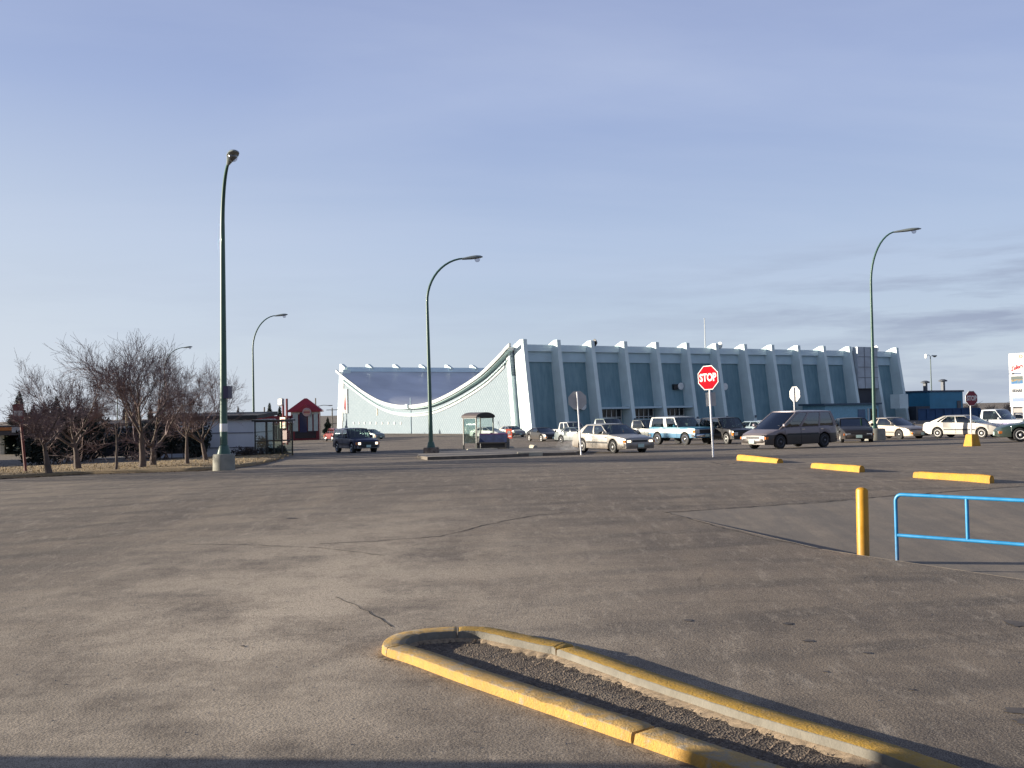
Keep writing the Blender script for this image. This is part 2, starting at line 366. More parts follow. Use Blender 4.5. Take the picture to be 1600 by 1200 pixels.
# ---------------------------------------------------------------- foreground kerb island
YEL=(.5,.27,.045)
def kerb_mat(name,wear,base=YEL,conc=(.3,.26,.2)):
    m,nt,b=new_mat(name);v=coord(nt);n=noise(nt,v,5,6,.65);f=noise(nt,v,60,3,.7);st=noise(nt,coord(nt,(6,6,1.2)),3,4)
    y=ramp(nt,n,[(.3,tuple(x*.8 for x in base)),(.7,tuple(min(1,x*1.1) for x in base))])
    c=mixc(nt,ramp(nt,noise(nt,v,9,7,.7),[(wear-.05,1.),(wear+.05,0.)]),y,conc)
    c=mixc(nt,ramp(nt,f,[(.3,.55),(.42,0.)]),c,(.16,.12,.07));c=mixc(nt,ramp(nt,st,[(.35,.45),(.6,0.)]),c,(.3,.2,.07))
    L(nt,c,b.inputs['Base Color']);b.inputs['Roughness'].default_value=.75;ad=N(nt,'ShaderNodeMath',operation='ADD');L(nt,f,ad.inputs[0]);L(nt,noise(nt,v,14,5,.7),ad.inputs[1]);bump(nt,b,ad.outputs[0],.6,.02);return m
KY=kerb_mat('yellow_kerb_paint',.36);KYF=kerb_mat('faded_kerb_paint',.47,(.44,.27,.075),(.3,.245,.17));KC=mat('bare_concrete',(.165,.15,.122),.85,var=.25,scale=5,bmp=.3)
KYR=kerb_mat('ochre_kerb_paint',.33,(.38,.22,.02))
KH=.088
o_px=[(1132,1192),(1028,1156.8),(885,1108),(721,1052.5),(640,1023),(604,1012),(598,1004),(612,992),(647,983.5),(700,979),(750,978.5),(784,982.7),(868,1001),(896,1006.5),(997.5,1041.5),(1040,1056),(1218.5,1112),(1390,1160),(1509,1200)]
out=[gp(x,y,KH).xy for x,y in o_px]
out=[out[0]+(out[0]-out[3])*1.]+out+[out[-1]+(out[-1]-out[-4])*.7]
def catmull(P,n=6):
    r=[]
    for i in range(len(P)-1):
        a=P[max(0,i-1)];b_=P[i];c=P[i+1];d=P[min(len(P)-1,i+2)]
        for k in range(n):
            t=k/n;r.append(.5*((2*b_)+(c-a)*t+(2*a-5*b_+4*c-d)*t*t+(-a+3*b_-3*c+d)*t**3))
    return r+[P[-1]]
def smooth(P,it=2):
    for _ in range(it): P=[P[0]]+[(P[i-1]+P[i]*2+P[i+1])/4 for i in range(1,len(P)-1)]+[P[-1]]
    return P
op=smooth(catmull(out,14),14)
def offs(P,d):
    r=[]
    for i,p in enumerate(P):
        t=(P[min(i+1,len(P)-1)]-P[max(0,i-1)]).normalized();r.append(p+Vector((t.y,-t.x))*d)   # right-hand side = inside
    return r
KW=.215
isl=thing('kerb_island','long yellow painted kerb island with a rounded tip in the foreground','kerb island',(out[7].x,out[7].y,G(*out[7])))
def kerb(i0,i1,mts,label):
    b=MB();P=op[i0:i1+1];o2=offs(op,.0)[i0:i1+1];inn=offs(op,KW)[i0:i1+1];rows=[]
    for p,q in zip(P,inn):
        g=G(p.x,p.y);d=(q-p).normalized();j=random.gauss(0,.0014)-(.01*random.random() if random.random()<.07 else 0)
        pts=[(p-d*.012,g-.03),(p-d*.006,g+KH*.55),(p+d*.002+d*j,g+KH-.007),(p+d*.011,g+KH+j*.4),(q-d*.009,g+KH+j*.6),(q-d*.002,g+KH-.006),(q,g-.03)]
        rows.append([Vector((x.x,x.y,z)) for x,z in pts])
    vs=[p for r in rows for p in r];n=7
    for e,o_ in ((0,1),(-1,-2)):   # broken joint ends
        for k_ in range(1,6): rows[e][k_]=rows[e][k_].lerp(rows[o_][k_],.3)-Vector((0,0,random.uniform(.004,.014)))
    for i in range(len(rows)-1):
        for j in range(n-1):
            b.k=0 if j<2 else (1 if j<4 else 2)
            b.add([rows[i][j],rows[i+1][j],rows[i+1][j+1],rows[i][j+1]],[(0,1,2,3)])
    b.k=1
    for r in (rows[0],rows[-1]): b.add(r,[tuple(range(n))])
    o=b.build('kerb_segment',mts,isl,smooth=None);tag(o,label)
    bmm=bmesh.new();bmm.from_mesh(o.data);bmesh.ops.remove_doubles(bmm,verts=bmm.verts,dist=.0004);bmesh.ops.recalc_face_normals(bmm,faces=bmm.faces);bmm.to_mesh(o.data);bmm.free()
    o.data.polygons.foreach_set('use_smooth',[True]*len(o.data.polygons));o.data.set_sharp_from_angle(angle=R(50))
    o.location=-Vector(isl.location)
cuts=[int(k*14/6) for k in (0,14,36,62,84)]+[len(op)-1]
lm=[[KY,KYF,KC],[KY,KYF,KC],[KY,KYF,KC],[KYR,KYR,KC],[KYR,KYR,KC]]
for i,(a,c) in enumerate(zip(cuts,cuts[1:])):
    kerb(a,c,lm[i],['yellow near side with worn sandy top','yellow near side with worn sandy top','rounded yellow tip','ochre far side with bare grey inner face','ochre far side with bare grey inner face'][i])
def gravel():
    m,nt,b=new_mat('gravel_bed');v=coord(nt);vo=N(nt,'ShaderNodeTexVoronoi');vo.inputs['Scale'].default_value=55;L(nt,v,vo.inputs['Vector'])
    n=noise(nt,v,60,4,.7);c=ramp(nt,vo.outputs['Color'],[(.1,(.06,.045,.034)),(.6,(.125,.093,.068)),(.95,(.22,.17,.125))]);c=mixc(nt,ramp(nt,noise(nt,v,2.2,4),[(.45,0.),(.7,.55)]),c,(.2,.165,.125))
    L(nt,c,b.inputs['Base Color']);b.inputs['Roughness'].default_value=.95;bump(nt,b,vo.outputs['Distance'],.9,.02);return m
inn=offs(op,KW-.01);half=len(inn)//2
b=MB();nn=min(half,len(inn)-half)
ti=107
L_=inn[:ti+1][::-1];R_=inn[ti:]
m_=60
def resamp(P,n):
    d=[0]
    for p,q in zip(P,P[1:]): d.append(d[-1]+(q-p).length)
    r=[]
    for k in range(n+1):
        t=d[-1]*k/n;i=0
        while i<len(d)-2 and d[i+1]<t: i+=1
        r.append(P[i].lerp(P[i+1],(t-d[i])/max(1e-6,d[i+1]-d[i])))
    return r
LL=resamp(L_,m_);RR=resamp(R_,m_)
b.loft([[Vector((q.x,q.y,G(q.x,q.y)-.0+random.uniform(-.006,.006)+.014*math.sin(PI*j/8))) for j in range(9) for q in (LL[i].lerp(RR[i],j/8),)] for i in range(m_+1)],False)
tag(b.build('gravel_bed',gravel(),smooth=180),kind='structure')
b=MB()
for i in range(1600):
    t=random.random()**.7;k=int(t*m_*.75);q=LL[k].lerp(RR[k],random.uniform(.04,.96));r=random.uniform(.004,.011)
    z=G(q.x,q.y)+.01;a=random.random()*6
    e=[(q.x+r*math.cos(a+k2*2.1),q.y+r*math.sin(a+k2*2.1),z) for k2 in range(3)]+[(q.x,q.y,z+r*1.3)]
    b.add(e,[(0,1,3),(1,2,3),(2,0,3)])
tag(b.build('gravel_stones',mat('pebble',(.17,.13,.1),.9,var=.5,scale=40)),kind='stuff')
def drift(P,side,w0,h,m,name,n0=0,n1=None):
    P=P[n0:n1];b=MB();rows=[]
    for i,p in enumerate(P):
        t=(P[min(i+1,len(P)-1)]-P[max(0,i-1)]).normalized();nr=Vector((t.y,-t.x))*side
        w_=w0*(.45+.55*math.sin(i*.9)**2)*random.uniform(.5,1.3)*(.6+.6*math.sin(i*.13)**2);a=p-nr*.01;c=p+nr*w_;g=G(p.x,p.y)
        rows.append([(a.x,a.y,g+h),(p.x+nr.x*w_*.5,p.y+nr.y*w_*.5,g+h*.6+.004),(c.x,c.y,g+.002)])
    b.loft(rows,False);return tag(b.build(name,m,smooth=80,fix=False),kind='structure')
SND=mat('sand_drift',(.3,.225,.15),.95,var=.35,scale=25,bmp=.5)
inn_=offs(op,KW)
drift(inn_,1,.11,.03,SND,'sand_drift',95,None);drift(op,-1,.07,.012,mat('gutter_dirt',(.16,.115,.075),.95,var=.4,scale=18,bmp=.5),'gutter_dirt',0,100)
# ---------------------------------------------------------------- bollard, rail, parking blocks
def chipped(name,col,under,rough,thr=.34):
    m,nt,b=new_mat(name);v=coord(nt);n=noise(nt,v,4,6,.6);k=noise(nt,coord(nt,(1,1,.45)),26,8,.75)
    c=ramp(nt,n,[(.3,tuple(x*.78 for x in col)),(.7,tuple(x*1.12 for x in col))])
    c=mixc(nt,ramp(nt,k,[(thr-.015,1.),(thr+.015,0.)]),c,under)
    sp=N(nt,'ShaderNodeSeparateXYZ');L(nt,v,sp.inputs[0]);mr=N(nt,'ShaderNodeMapRange');mr.inputs['From Min'].default_value=0;mr.inputs['From Max'].default_value=.35;mr.inputs['To Min'].default_value=.75;mr.inputs['To Max'].default_value=0
    L(nt,sp.outputs['Z'],mr.inputs['Value']);mu=N(nt,'ShaderNodeMath',operation='MULTIPLY');L(nt,mr.outputs[0],mu.inputs[0]);L(nt,noise(nt,v,9,6,.7),mu.inputs[1]);c=mixc(nt,mu.outputs[0],c,(.16,.11,.07))
    L(nt,c,b.inputs['Base Color']);L(nt,ramp(nt,n,[(.3,rough-.1),(.7,rough+.15)]),b.inputs['Roughness']);bump(nt,b,k,.12,.006);return m
YP=chipped('yellow_post_paint',(.5,.24,.008),(.1,.055,.025),.45)
bp=gp(1345,868);d_=random.random()
b=MB();b.lathe([(.083,-.25),(.083,.87),(.078,.895),(.06,.912),(.03,.921),(.001,.924)],28)
t=b.build('bollard',YP,smooth=35,loc=(bp.x+.12,bp.y+.25,G(bp.x,bp.y)-.02));t.rotation_euler=(R(-1),R(.8),0)
tag(t,'fat yellow steel pipe bollard standing beside the blue railing','bollard')
BL=chipped('blue_rail_paint',(.018,.215,.46),(.05,.06,.08),.36,.33)
rb=gp(1397,876);rz=G(rb.x,rb.y);y0=rb.y+.12;x0=rb.x+.05
e_far=at(1600,779,y0-1.15)
top=at(1399,770,y0);dirr=Vector((e_far.x-top.x,e_far.y-top.y,0)).normalized()
rl=thing('pipe_railing','blue painted pipe railing at the right, beside the yellow bollard','railing',(top.x,top.y,rz))
H=top.z-rz-.02;lowz=at(1399,836,y0).z-rz;Lr=3.4
b=MB();rr=.024
arc=[(.09-.09*math.cos(a*PI/8*.5*2/2),0,H-.09+.09*math.sin(a*PI/16*1)) for a in range(0,9)]
pth=[(0,0,-.2),(0,0,H-.09)]+[(.09*(1-math.cos(k*PI/12)),0,H-.09+.09*math.sin(k*PI/12)) for k in range(1,7)]+[(1.5,0,H-.003),(Lr,0,H)]
b.tube(pth,rr,14);b.build('top_rail',BL,rl,smooth=50)
b=MB();b.tube([(rr*.6,0,lowz),(Lr,0,lowz)],rr*.98,14);b.build('lower_rail',BL,rl,smooth=50)
for x in (.93,2.35):
    b=MB();b.tube([(x,0,lowz+rr*.6),(x,0,H-rr*.6)],rr*.96,14);b.build('post',BL,rl,smooth=50)
b=MB();b.tube([(3.3,0,-.3),(3.3,0,H-.01)],rr,14);b.build('post',BL,rl,smooth=50)
rl.rotation_euler.z=math.atan2(dirr.y,dirr.x)
YB=kerb_mat('yellow_block_paint',.3,(.56,.28,.022))
WB=mat('weathered_block',(.36,.33,.26),.85,var=.25,scale=3,bmp=.2)
def block(p,q,w_,h_,m,label,group,ln=None):
    c=(p+q)/2;d=(q-p);l=ln or d.xy.length
    b=MB();n=10;rings=[]
    for i in range(n+1):
        x=-l/2+l*i/n;s=.93 if i in(0,n) else 1.;j=random.uniform(-.006,.006)
        rings.append([(x,-w_/2*s,-.03),(x,-w_/2*s+j,h_*.45),(x,-w_*.3*s,h_*.93*s),(x,0,h_*s+j),(x,w_*.3*s,h_*.93*s),(x,w_/2*s,h_*.45),(x,w_/2*s,-.03)])
    b.loft(rings);t=b.build('parking_block',m,smooth=28,loc=(c.x,c.y,G(c.x,c.y)),rz=math.atan2(d.y,d.x))
    return tag(t,label,'parking block',group)
block(gp(1153,719),gp(1222,724),.2,.165,YB,'yellow parking block closest to the red stop sign pole','yellow parking blocks',3.1)
block(gp(1271,731),gp(1347,738),.19,.155,YB,'yellow parking block in the middle of the row of three','yellow parking blocks')
block(gp(1430,746),gp(1550,755),.18,.155,YB,'yellow parking block with a chipped edge, nearest the blue railing','yellow parking blocks')
# ---------------------------------------------------------------- signs
SR=mat('sign_red',(.36,.003,.012),.8,var=.06,spec=.08);SRD=mat('faded_sign_red',(.2,.01,.03),.45,var=.1)  # second red is darker, with the unlit face's shade in its colour
SW=mat('sign_white',(.7,.7,.68),.7,var=.04,spec=.1);AL=mat('galvanised',(.5,.5,.5),.45,metal=.4,var=.12,scale=8);GB=mat('sign_back_grey',(.42,.41,.4),.5,metal=.2,var=.1)
WP=mat('white_post',(.72,.72,.74),.5,var=.1,scale=10);RP=mat('red_post',(.12,.014,.01),.5,var=.15)
CON=mat('footing_concrete',(.24,.235,.2),.9,var=.18,scale=4,bmp=.25)
def octo(r,s=1.): return [(s*r/math.cos(PI/8)*math.cos(PI/8+k*PI/4),s*r/math.cos(PI/8)*math.sin(PI/8+k*PI/4)) for k in range(8)]
RX=Matrix.Rotation(PI/2,3,'X')
def stop_sign(loc,yaw,D,H,label,red=SR,pole=WP,base=False,plate=None,pr=.035):
    t=thing('stop_sign',label,'stop sign',loc,yaw,'stop signs')
    z0=.0
    if base:
        b=MB();b.loft([[(-.23*s,-.23*s,z),(.23*s,-.23*s,z),(.23*s,.23*s,z),(-.23*s,.23*s,z)] for s,z in ((1,-.02),(1,.03),(.72,.45),(.66,.48))]);bevel(b.build('base_block',YB,t),.02)
        z0=.44
    b=MB();b.tube([(0,.02,z0-.1),(0,.02,H)],pr,10);b.build('pole',pole,t,smooth=40)
    zc=H-D/2+.03
    b=MB();b.prism(octo(D/2),.0,.012,Matrix.Translation((0,-.035,zc))@RX.to_4x4());b.k=1
    b.prism(octo(D/2,1.004),-.001,.0006,Matrix.Translation((0,-.0195-.015,zc))@RX.to_4x4())
    fc=b.build('sign_plate',[SW,GB],t)
    b=MB();b.prism(octo(D/2,.93),.0,.004,Matrix.Translation((0,-.047,zc))@RX.to_4x4());f=b.build('red_face',red,fc)
    text('STOP',D*.44,SW,'lettering',fc,(0,-.0525,zc),off=.012*D/.75,sx=.78)
    if plate:
        b=MB();b.box((0,.055,plate),(.36,.01,.5));pp=b.build('small_plate',GB,t);bevel(pp,.004,1)
    return t
p=gp(1114,714);t=stop_sign(p,R(-46),.85,3.17,'bright red stop sign facing us on a leaning white pole',plate=None)
b=MB();b.box((.05,.06,2.02),(.34,.012,.48));pl=b.build('small_plate',GB,t);pl.rotation_euler.z=R(46)
t.rotation_euler=(0,R(-2.0),R(-46))
p=gp(908,711);t=stop_sign(p,PI+R(6),.78,2.72,'grey back of a stop sign on a pale pole by the silver sedan');t.rotation_euler=(0,R(2.6),PI+R(6))
p=gp(1247,696);q=at(1242,620,p.y+2.4)
t=stop_sign((q.x,p.y+2.4,G(q.x,p.y+2.4)),PI-R(64),.8,at(1241,605,p.y+2.4).z-G(q.x,p.y+2.4),'white sunlit back of a stop sign rising behind the minivan',pole=WP)
t.rotation_euler=(0,R(1),PI-R(64))
p=gp(1519,697);t=stop_sign(p,R(20),.6,at(1518,612,p.y).z-p.z,'dark faded stop sign set in a yellow concrete base',red=SRD,pole=AL,base=True,pr=.026)
# small red notice on a post by the bench
p=gp(796,702);t=thing('parking_notice','small orange red notice on a short post by the bench','sign',p,R(-20))
b=MB();b.tube([(0,0,0),(0,0,.75)],.025,8);b.build('post',AL,t)
b=MB();b.lathe([(.3,-.02),(.3,.12),(.24,.18),(.05,.2)],14);b.build('footing',CON,t,smooth=40)
b=MB();b.box((0,-.03,1.0),(.42,.014,.62));sp_=b.build('notice_panel',mat('notice_red',(.62,.1,.05),.5,var=.1),t)
b=MB();b.lathe([(.12,-.042),(.12,-.039),(.09,-.039),(.09,-.042)],20,'Y');b.v=[(x,y*1. if 1 else 0,z+1.08) for x,y,z in b.v]
b.v=[(x,-.04 if y>0 else -.043,z) for x,y,z in b.v];b.build('ring_symbol',SW,sp_)
b=MB();b.box((.06,-.039,.84),(.2,.004,.09));b.build('white_patch',SW,sp_)
# tall red sign post at the far left
p=gp(41,742);tp=at(30,632,p.y);t=thing('bus_stop_post','leaning red post with a faded red and grey plate, far left','sign',p)
b=MB();b.tube([(0,0,-.1),(tp.x-p.x,0,tp.z-p.z)],.05,8);b.build('post',RP,t,smooth=40)
b=MB();b.box((tp.x-p.x,-.07,tp.z-p.z-.3),(.36,.015,.62));pl=b.build('plate',mat('plate_red',(.12,.02,.02),.5),t)
b=MB();b.box((tp.x-p.x,-.081,tp.z-p.z-.3),(.3,.008,.17));b.build('grey_band',GB,pl)
# ---------------------------------------------------------------- street lamps
GP=mat('green_lamp_paint',(.03,.09,.068),.45,var=.15,scale=3,coat=.1);LH=mat('lamp_housing',(.22,.25,.24),.4,metal=.3,var=.1)
LENS=glass('lamp_lens',(.75,.75,.78));DK=mat('dark_metal',(.02,.02,.022),.5,var=.2)
def lamp(base_px,Y,top,az,reach,rise,label,footing=None,rad=.115,lean=0.,head=.75,fm=None):
    """top=(px,py) of the arm's highest point"""
    if Y is None: p=gp(*base_px)
    else: q=at(*base_px,Y);p=Vector((q.x,Y,G(q.x,Y)))
    t=thing('street_lamp',label,'street lamp',p,0,'curved arm street lamps')
    H=at(*top,p.y+math.sin(az)*(reach+.55)).z-p.z;hs=H-rise
    ux,uy=math.cos(az),math.sin(az);pts=[(0,0,-.1),(0,0,hs*.5),(0,0,hs)];rs=[rad,rad*.8,rad*.6]
    for k in range(1,13):
        a=k/12*PI/2;r=reach*(1-math.cos(a));pts.append((ux*r,uy*r,hs+rise*math.sin(a)*.97+rise*.03*k/12));rs.append(lerp(rad*.58,rad*.36,k/12))
    b=MB();b.tube(pts,rs,10);b.build('pole',GP,t,smooth=50)
    M=Matrix.Translation((ux*reach,uy*reach,H-.02))@Matrix.Rotation(az,4,'Z')@Matrix.Rotation(R(-4),4,'Y')
    b=MB();rings=[]
    for x,w_,zt,zb in ((-.1,.06,.05,-.05),(.1,.09,.08,-.06),(.4,.14,.12,-.07),(.62,.19,.13,-.06),(.85,.17,.1,-.03),(.97,.07,.04,-.0)):
        x*=head/.75
        rings.append([M@Vector((x,w_*math.cos(2*PI*k/12),(zt if math.sin(2*PI*k/12)>0 else -zb)*math.sin(2*PI*k/12))) for k in range(12)])
    b.loft(rings);hd=b.build('lamp_head',LH if head<.8 else LH,t,smooth=50)
    b=MB();b.lathe([(.15,-.05),(.15,-.09),(.125,-.17),(.07,-.22),(.001,-.235)],16);b.v=[tuple(M@Vector((x+.68*head/.75,y,z))) for x,y,z in b.v];b.build('lens',LENS,hd,smooth=60)
    if footing:
        r,h=footing;b=MB();b.lathe([(r*1.02,-.1),(r,h-.06),(r*.95,h),(.01,h+.01)],28);bevel(b.build('footing',fm or CON,t,smooth=40),.01)
        b=MB();b.lathe([(rad*1.8,h),(rad*1.7,h+.05),(rad*1.25,h+.28),(rad*1.0,h+.3)],14);b.build('base_cover',GP,t,smooth=40)
    t.rotation_euler.y=lean
    return t,H
t,H=lamp((350,735),None,(358,247),R(-66),1.5,1.9,'tall street lamp arching toward us over the left verge',(.36,.55),.13,R(.3),.95)
b=MB();b.box((.14,0,2.62),(.16,.5,.42));b.build('notice_box',mat('notice_dark',(.06,.05,.09),.6),t)
b=MB();b.lathe([(.125,1.3),(.128,1.31),(.128,1.56),(.125,1.57)],14);b.build('white_band',SW,t,smooth=40)
lamp((674,712),None,(727,404.5),R(4),1.95,2.25,'street lamp on a rubble footing beside the bus shelter island',(.4,.42),.12,R(-.6),fm=mat('rubble_footing',(.16,.125,.1),.95,var=.5,scale=6,bmp=.6))
lamp((1367,688),None,(1402,361),R(-12),1.55,3.2,'street lamp at the right, rising in front of the champagne coupe',(.62,.72),.12,R(.2),1.1)
lamp((397,700),84,(434,493),R(2),1.95,2.8,'street lamp standing behind the left bus shelter',None,.11,0)
lamp((258,690),118,(285,543),R(2),2.3,2.6,'distant street lamp behind the bare trees',None,.11,0)
lamp((184,690),160,(197,572),R(2),1.7,2.2,'faint far lamp seen through the middle tree crown',None,.1,0)
# ---------------------------------------------------------------- shelter island
KD=mat('dirty_kerb',(.13,.11,.09),.9,var=.35,scale=3,bmp=.3);ISL=mat('island_paving',(.19,.165,.14),.9,var=.25,scale=1.2,bmp=.2)
pxs=[(652,716),(668,719),(700,718),(760,716),(830,713),(900,711),(912,706),(880,703),(800,704),(730,706),(680,709),(655,712)]
ip=[gp(*q) for q in pxs]
b=MB();n=len(ip);b.loft([[Vector((q.x,q.y,G(q.x,q.y)-.05)) for q in ip],[Vector((q.x,q.y,G(q.x,q.y)+.13)) for q in ip]],True,False)
b.k=1;c0=sum((q for q in ip),Vector())/n;b.add([(q.x,q.y,G(q.x,q.y)+.13) for q in ip],[tuple(range(n))])
tag(b.build('traffic_island',[KD,ISL]),kind='structure')
block(gp(730,706.5),gp(777,705),.3,.2,WB,'pale worn parking block lying in front of the blue bench','pale parking blocks')
block(gp(820,699),gp(848,701),.3,.22,WB,'pale worn parking block right of the red notice','pale parking blocks',1.7)
b=MB();c=gp(828,713)
b.box((0,0,.09),(1.1,.3,.19));tag(bevel(b.build('kerb_stone',WB,loc=(c.x,c.y,c.z)),.03),'broken pale kerb stone at the edge of the shelter island','kerb stone')
# bus shelter
FR=mat('shelter_frame',(.009,.008,.008),.4,var=.2);SG=glass('shelter_glass',(.86,.92,.9));RF=mat('shelter_roof',(.11,.09,.085),.5,var=.1)
p=gp(748,701.5);sz=p.y/F
t=thing('bus_shelter','dark framed glass bus shelter with a barrel roof on the island','bus shelter',p+Vector((0,0,.1)),R(43))
Wd,Dp,Hh=1.55,1.35,2.1
for sx in(-1,1):
    for sy in(-1,1):
        b=MB();b.box((sx*Wd/2,sy*Dp/2,Hh/2-.05),(.07,.07,Hh+.1));b.build('post',FR,t)
b=MB()
for k in range(13):
    a=PI*k/12
n=12;rg=[]
for i,(y,) in enumerate([(-Dp/2-.12,),(Dp/2+.12,)]):
    rg.append([(-(Wd/2+.1)*math.cos(PI*k/n),y,Hh+.34*math.sin(PI*k/n)) for k in range(n+1)]+[(-(Wd/2+.04)*math.cos(PI*k/n),y,Hh-.04+.32*math.sin(PI*k/n)) for k in range(n,-1,-1)])
b.loft(rg);b.build('roof',RF,t,smooth=35)
for y in (-Dp/2-.06,Dp/2+.06):
    b=MB();b.prism([(-(Wd/2)*math.cos(PI*k/n),.3*math.sin(PI*k/n)) for k in range(n+1)],0,.02,Matrix.Translation((0,y,Hh))@RX.to_4x4());b.build('gable',FR,t)
for z in(Hh-.05,):
    b=MB()
    for c,d in (((0,-Dp/2,z),(Wd,.05,.05)),((0,Dp/2,z),(Wd,.05,.05)),((-Wd/2,0,z),(.05,Dp,.05)),((Wd/2,0,z),(.05,Dp,.05))): b.box(c,d)
    b.build('frame_rail',FR,t)
for c,d in (((0,Dp/2,1.16),(Wd-.08,.012,1.7)),((-Wd/2,0,1.16),(.012,Dp-.08,1.7)),((Wd/2,0,1.16),(.012,Dp-.08,1.7))):
    b=MB();b.box(c,d);b.build('glass_pane',SG,t)
# bench with advertising back
p=gp(770,705);t=thing('street_bench','dark bench with a blue and purple back panel beside the bus shelter','bench',p+Vector((0,0,.08)),R(-14))
BB=mat('bench_blue',(.02,.03,.085),.4,var=.5,scale=2.5);BK=mat('bench_black',(.015,.015,.018),.5)
b=MB();b.box((0,.18,.66),(1.75,.07,.52),M=Matrix.Rotation(R(-14),3,'X'));bk=bevel(b.build('back_panel',BB,t),.015)
b=MB();b.box((0,.24,.93),(1.75,.08,.06),M=Matrix.Rotation(R(-14),3,'X'));b.build('top_edge',mat('bench_purple',(.09,.02,.1),.4),bk)
b=MB();b.box((0,-.18,.42),(1.75,.5,.07));bevel(b.build('seat',BK,t),.015)
b=MB();b.box((.1,-.05,.19),(1.5,.35,.4));b.build('base',BK,t)
for sx in(-1,1):
    b=MB();b.prism([(-.42,-.02),(.3,-.02),(.3,.62),(.14,.7),(.0,.45),(-.42,.4)],-.05,.05,Matrix.Translation((sx*.9,0,0))@Matrix.Rotation(PI/2,4,'Z')@Matrix.Rotation(PI/2,4,'X'))
    b.v=[(x,-y if 0 else y,z) for x,y,z in b.v];o=b.build('end_support',CON if sx<0 else BK,t)
# ---------------------------------------------------------------- arena (local x along the pylons, y along the end wall)
def diamond_mat():
    m,nt,b=new_mat('diamond_shingles');tc=N(nt,'ShaderNodeTexCoord');sp=N(nt,'ShaderNodeSeparateXYZ');L(nt,tc.outputs['Object'],sp.inputs[0])
    cv=N(nt,'ShaderNodeCombineXYZ');L(nt,sp.outputs['Y'],cv.inputs[0]);L(nt,sp.outputs['Z'],cv.inputs[1])
    mp=N(nt,'ShaderNodeMapping');mp.inputs['Rotation'].default_value=(0,0,R(45));L(nt,cv.outputs[0],mp.inputs['Vector'])
    br=N(nt,'ShaderNodeTexBrick');br.offset=0;br.inputs['Scale'].default_value=1;br.inputs['Brick Width'].default_value=.52;br.inputs['Row Height'].default_value=.52
    br.inputs['Mortar Size'].default_value=.045;br.inputs['Mortar Smooth'].default_value=.2
    br.inputs['Color1'].default_value=(.235,.285,.32,1);br.inputs['Color2'].default_value=(.26,.31,.345,1);br.inputs['Mortar'].default_value=(.155,.2,.235,1)
    L(nt,mp.outputs[0],br.inputs['Vector']);n=noise(nt,tc.outputs['Object'],.25,5)
    c=mixc(nt,ramp(nt,n,[(.4,0.),(.75,.25)]),br.outputs['Color'],(.2,.24,.27));L(nt,c,b.inputs['Base Color']);b.inputs['Roughness'].default_value=.8;b.inputs['Specular IOR Level'].default_value=.1
    bump(nt,b,br.outputs['Fac'],.5,-.03);return m
def panel_mat():
    m,nt,b=new_mat('dark_blue_panels');v=coord(nt);n=noise(nt,v,.4,4)
    wv=N(nt,'ShaderNodeTexWave',wave_type='BANDS',bands_direction='X');wv.inputs['Scale'].default_value=2.2;L(nt,v,wv.inputs['Vector'])
    c=ramp(nt,n,[(.3,(.155,.275,.32)),(.7,(.195,.33,.38))]);c=mixc(nt,ramp(nt,wv.outputs['Fac'],[(.75,0.),(.95,.35)]),c,(.085,.17,.225));stn=noise(nt,coord(nt,(1.4,1.4,.09)),1.6,7,.65);c=mixc(nt,ramp(nt,stn,[(.46,0.),(.66,.5)]),c,(.26,.38,.42));c=mixc(nt,ramp(nt,stn,[(.32,.5),(.46,0.)]),c,(.1,.19,.23))
    L(nt,c,b.inputs['Base Color']);b.inputs['Roughness'].default_value=.55;bump(nt,b,wv.outputs['Fac'],.4,.03);return m
PAL=mat('pale_blue_concrete',(.66,.77,.77),.8,var=.07,scale=.5,bmp=.1,spec=.15);WTR=mat('white_trim',(.5,.52,.52),.7,var=.05,scale=.6,spec=.15)
DIA=diamond_mat();PNL=panel_mat();UPB=mat('upper_band_blue',(.45,.59,.65),.7,var=.1,scale=.4);FAS=mat('eave_fascia_blue',(.6,.73,.78),.6,var=.06,scale=.5)
ROOF=mat('grey_roof_membrane',(.6,.6,.62),.32,var=.18,scale=.12,spec=.8);SOF=mat('turquoise_soffit',(.4,.53,.53),.7)
DGL=mat('dark_entrance_glass',(.02,.02,.024),.08,var=.2);MUL=mat('pale_mullion',(.55,.56,.55),.5)
ar=thing('arena','pale blue arena with a sagging saddle roof between rows of leaning white pylons','arena',(3,150,-1.95),math.atan2(.509,.861))
WID=75.2;LEN=82.
CT=[(.6,13.75),(2.2,13.4),(3.4,12.75),(6.5,11.3),(11,9.5),(18.1,7.5),(24.2,6.15),(29.6,5.3),(35.3,4.95),(42.5,5.05),(50.2,5.95),(57.8,7.75),(64.3,9.75),(69.7,11.5),(73.2,12.75),(74.6,13.2)]
def cat(s):
    P=CT
    if s<=P[0][0]: return P[0][1]+(P[0][0]-s)*.3
    if s>=P[-1][0]: return P[-1][1]
    for i in range(len(P)-1):
        if s<=P[i+1][0]:
            a=P[max(0,i-1)];b_=P[i];c=P[i+1];d=P[min(len(P)-1,i+2)];t=(s-b_[0])/(c[0]-b_[0]);h=c[0]-b_[0]
            m0=(c[1]-a[1])/(c[0]-a[0])*h;m1=(d[1]-b_[1])/(d[0]-b_[0])*h
            return (2*t**3-3*t*t+1)*b_[1]+(t**3-2*t*t+t)*m0+(-2*t**3+3*t*t)*c[1]+(t**3-t*t)*m1
SS=[.6+74*i/72 for i in range(73)]
wall=lambda z:1.1+.124*z
TW=-1.9
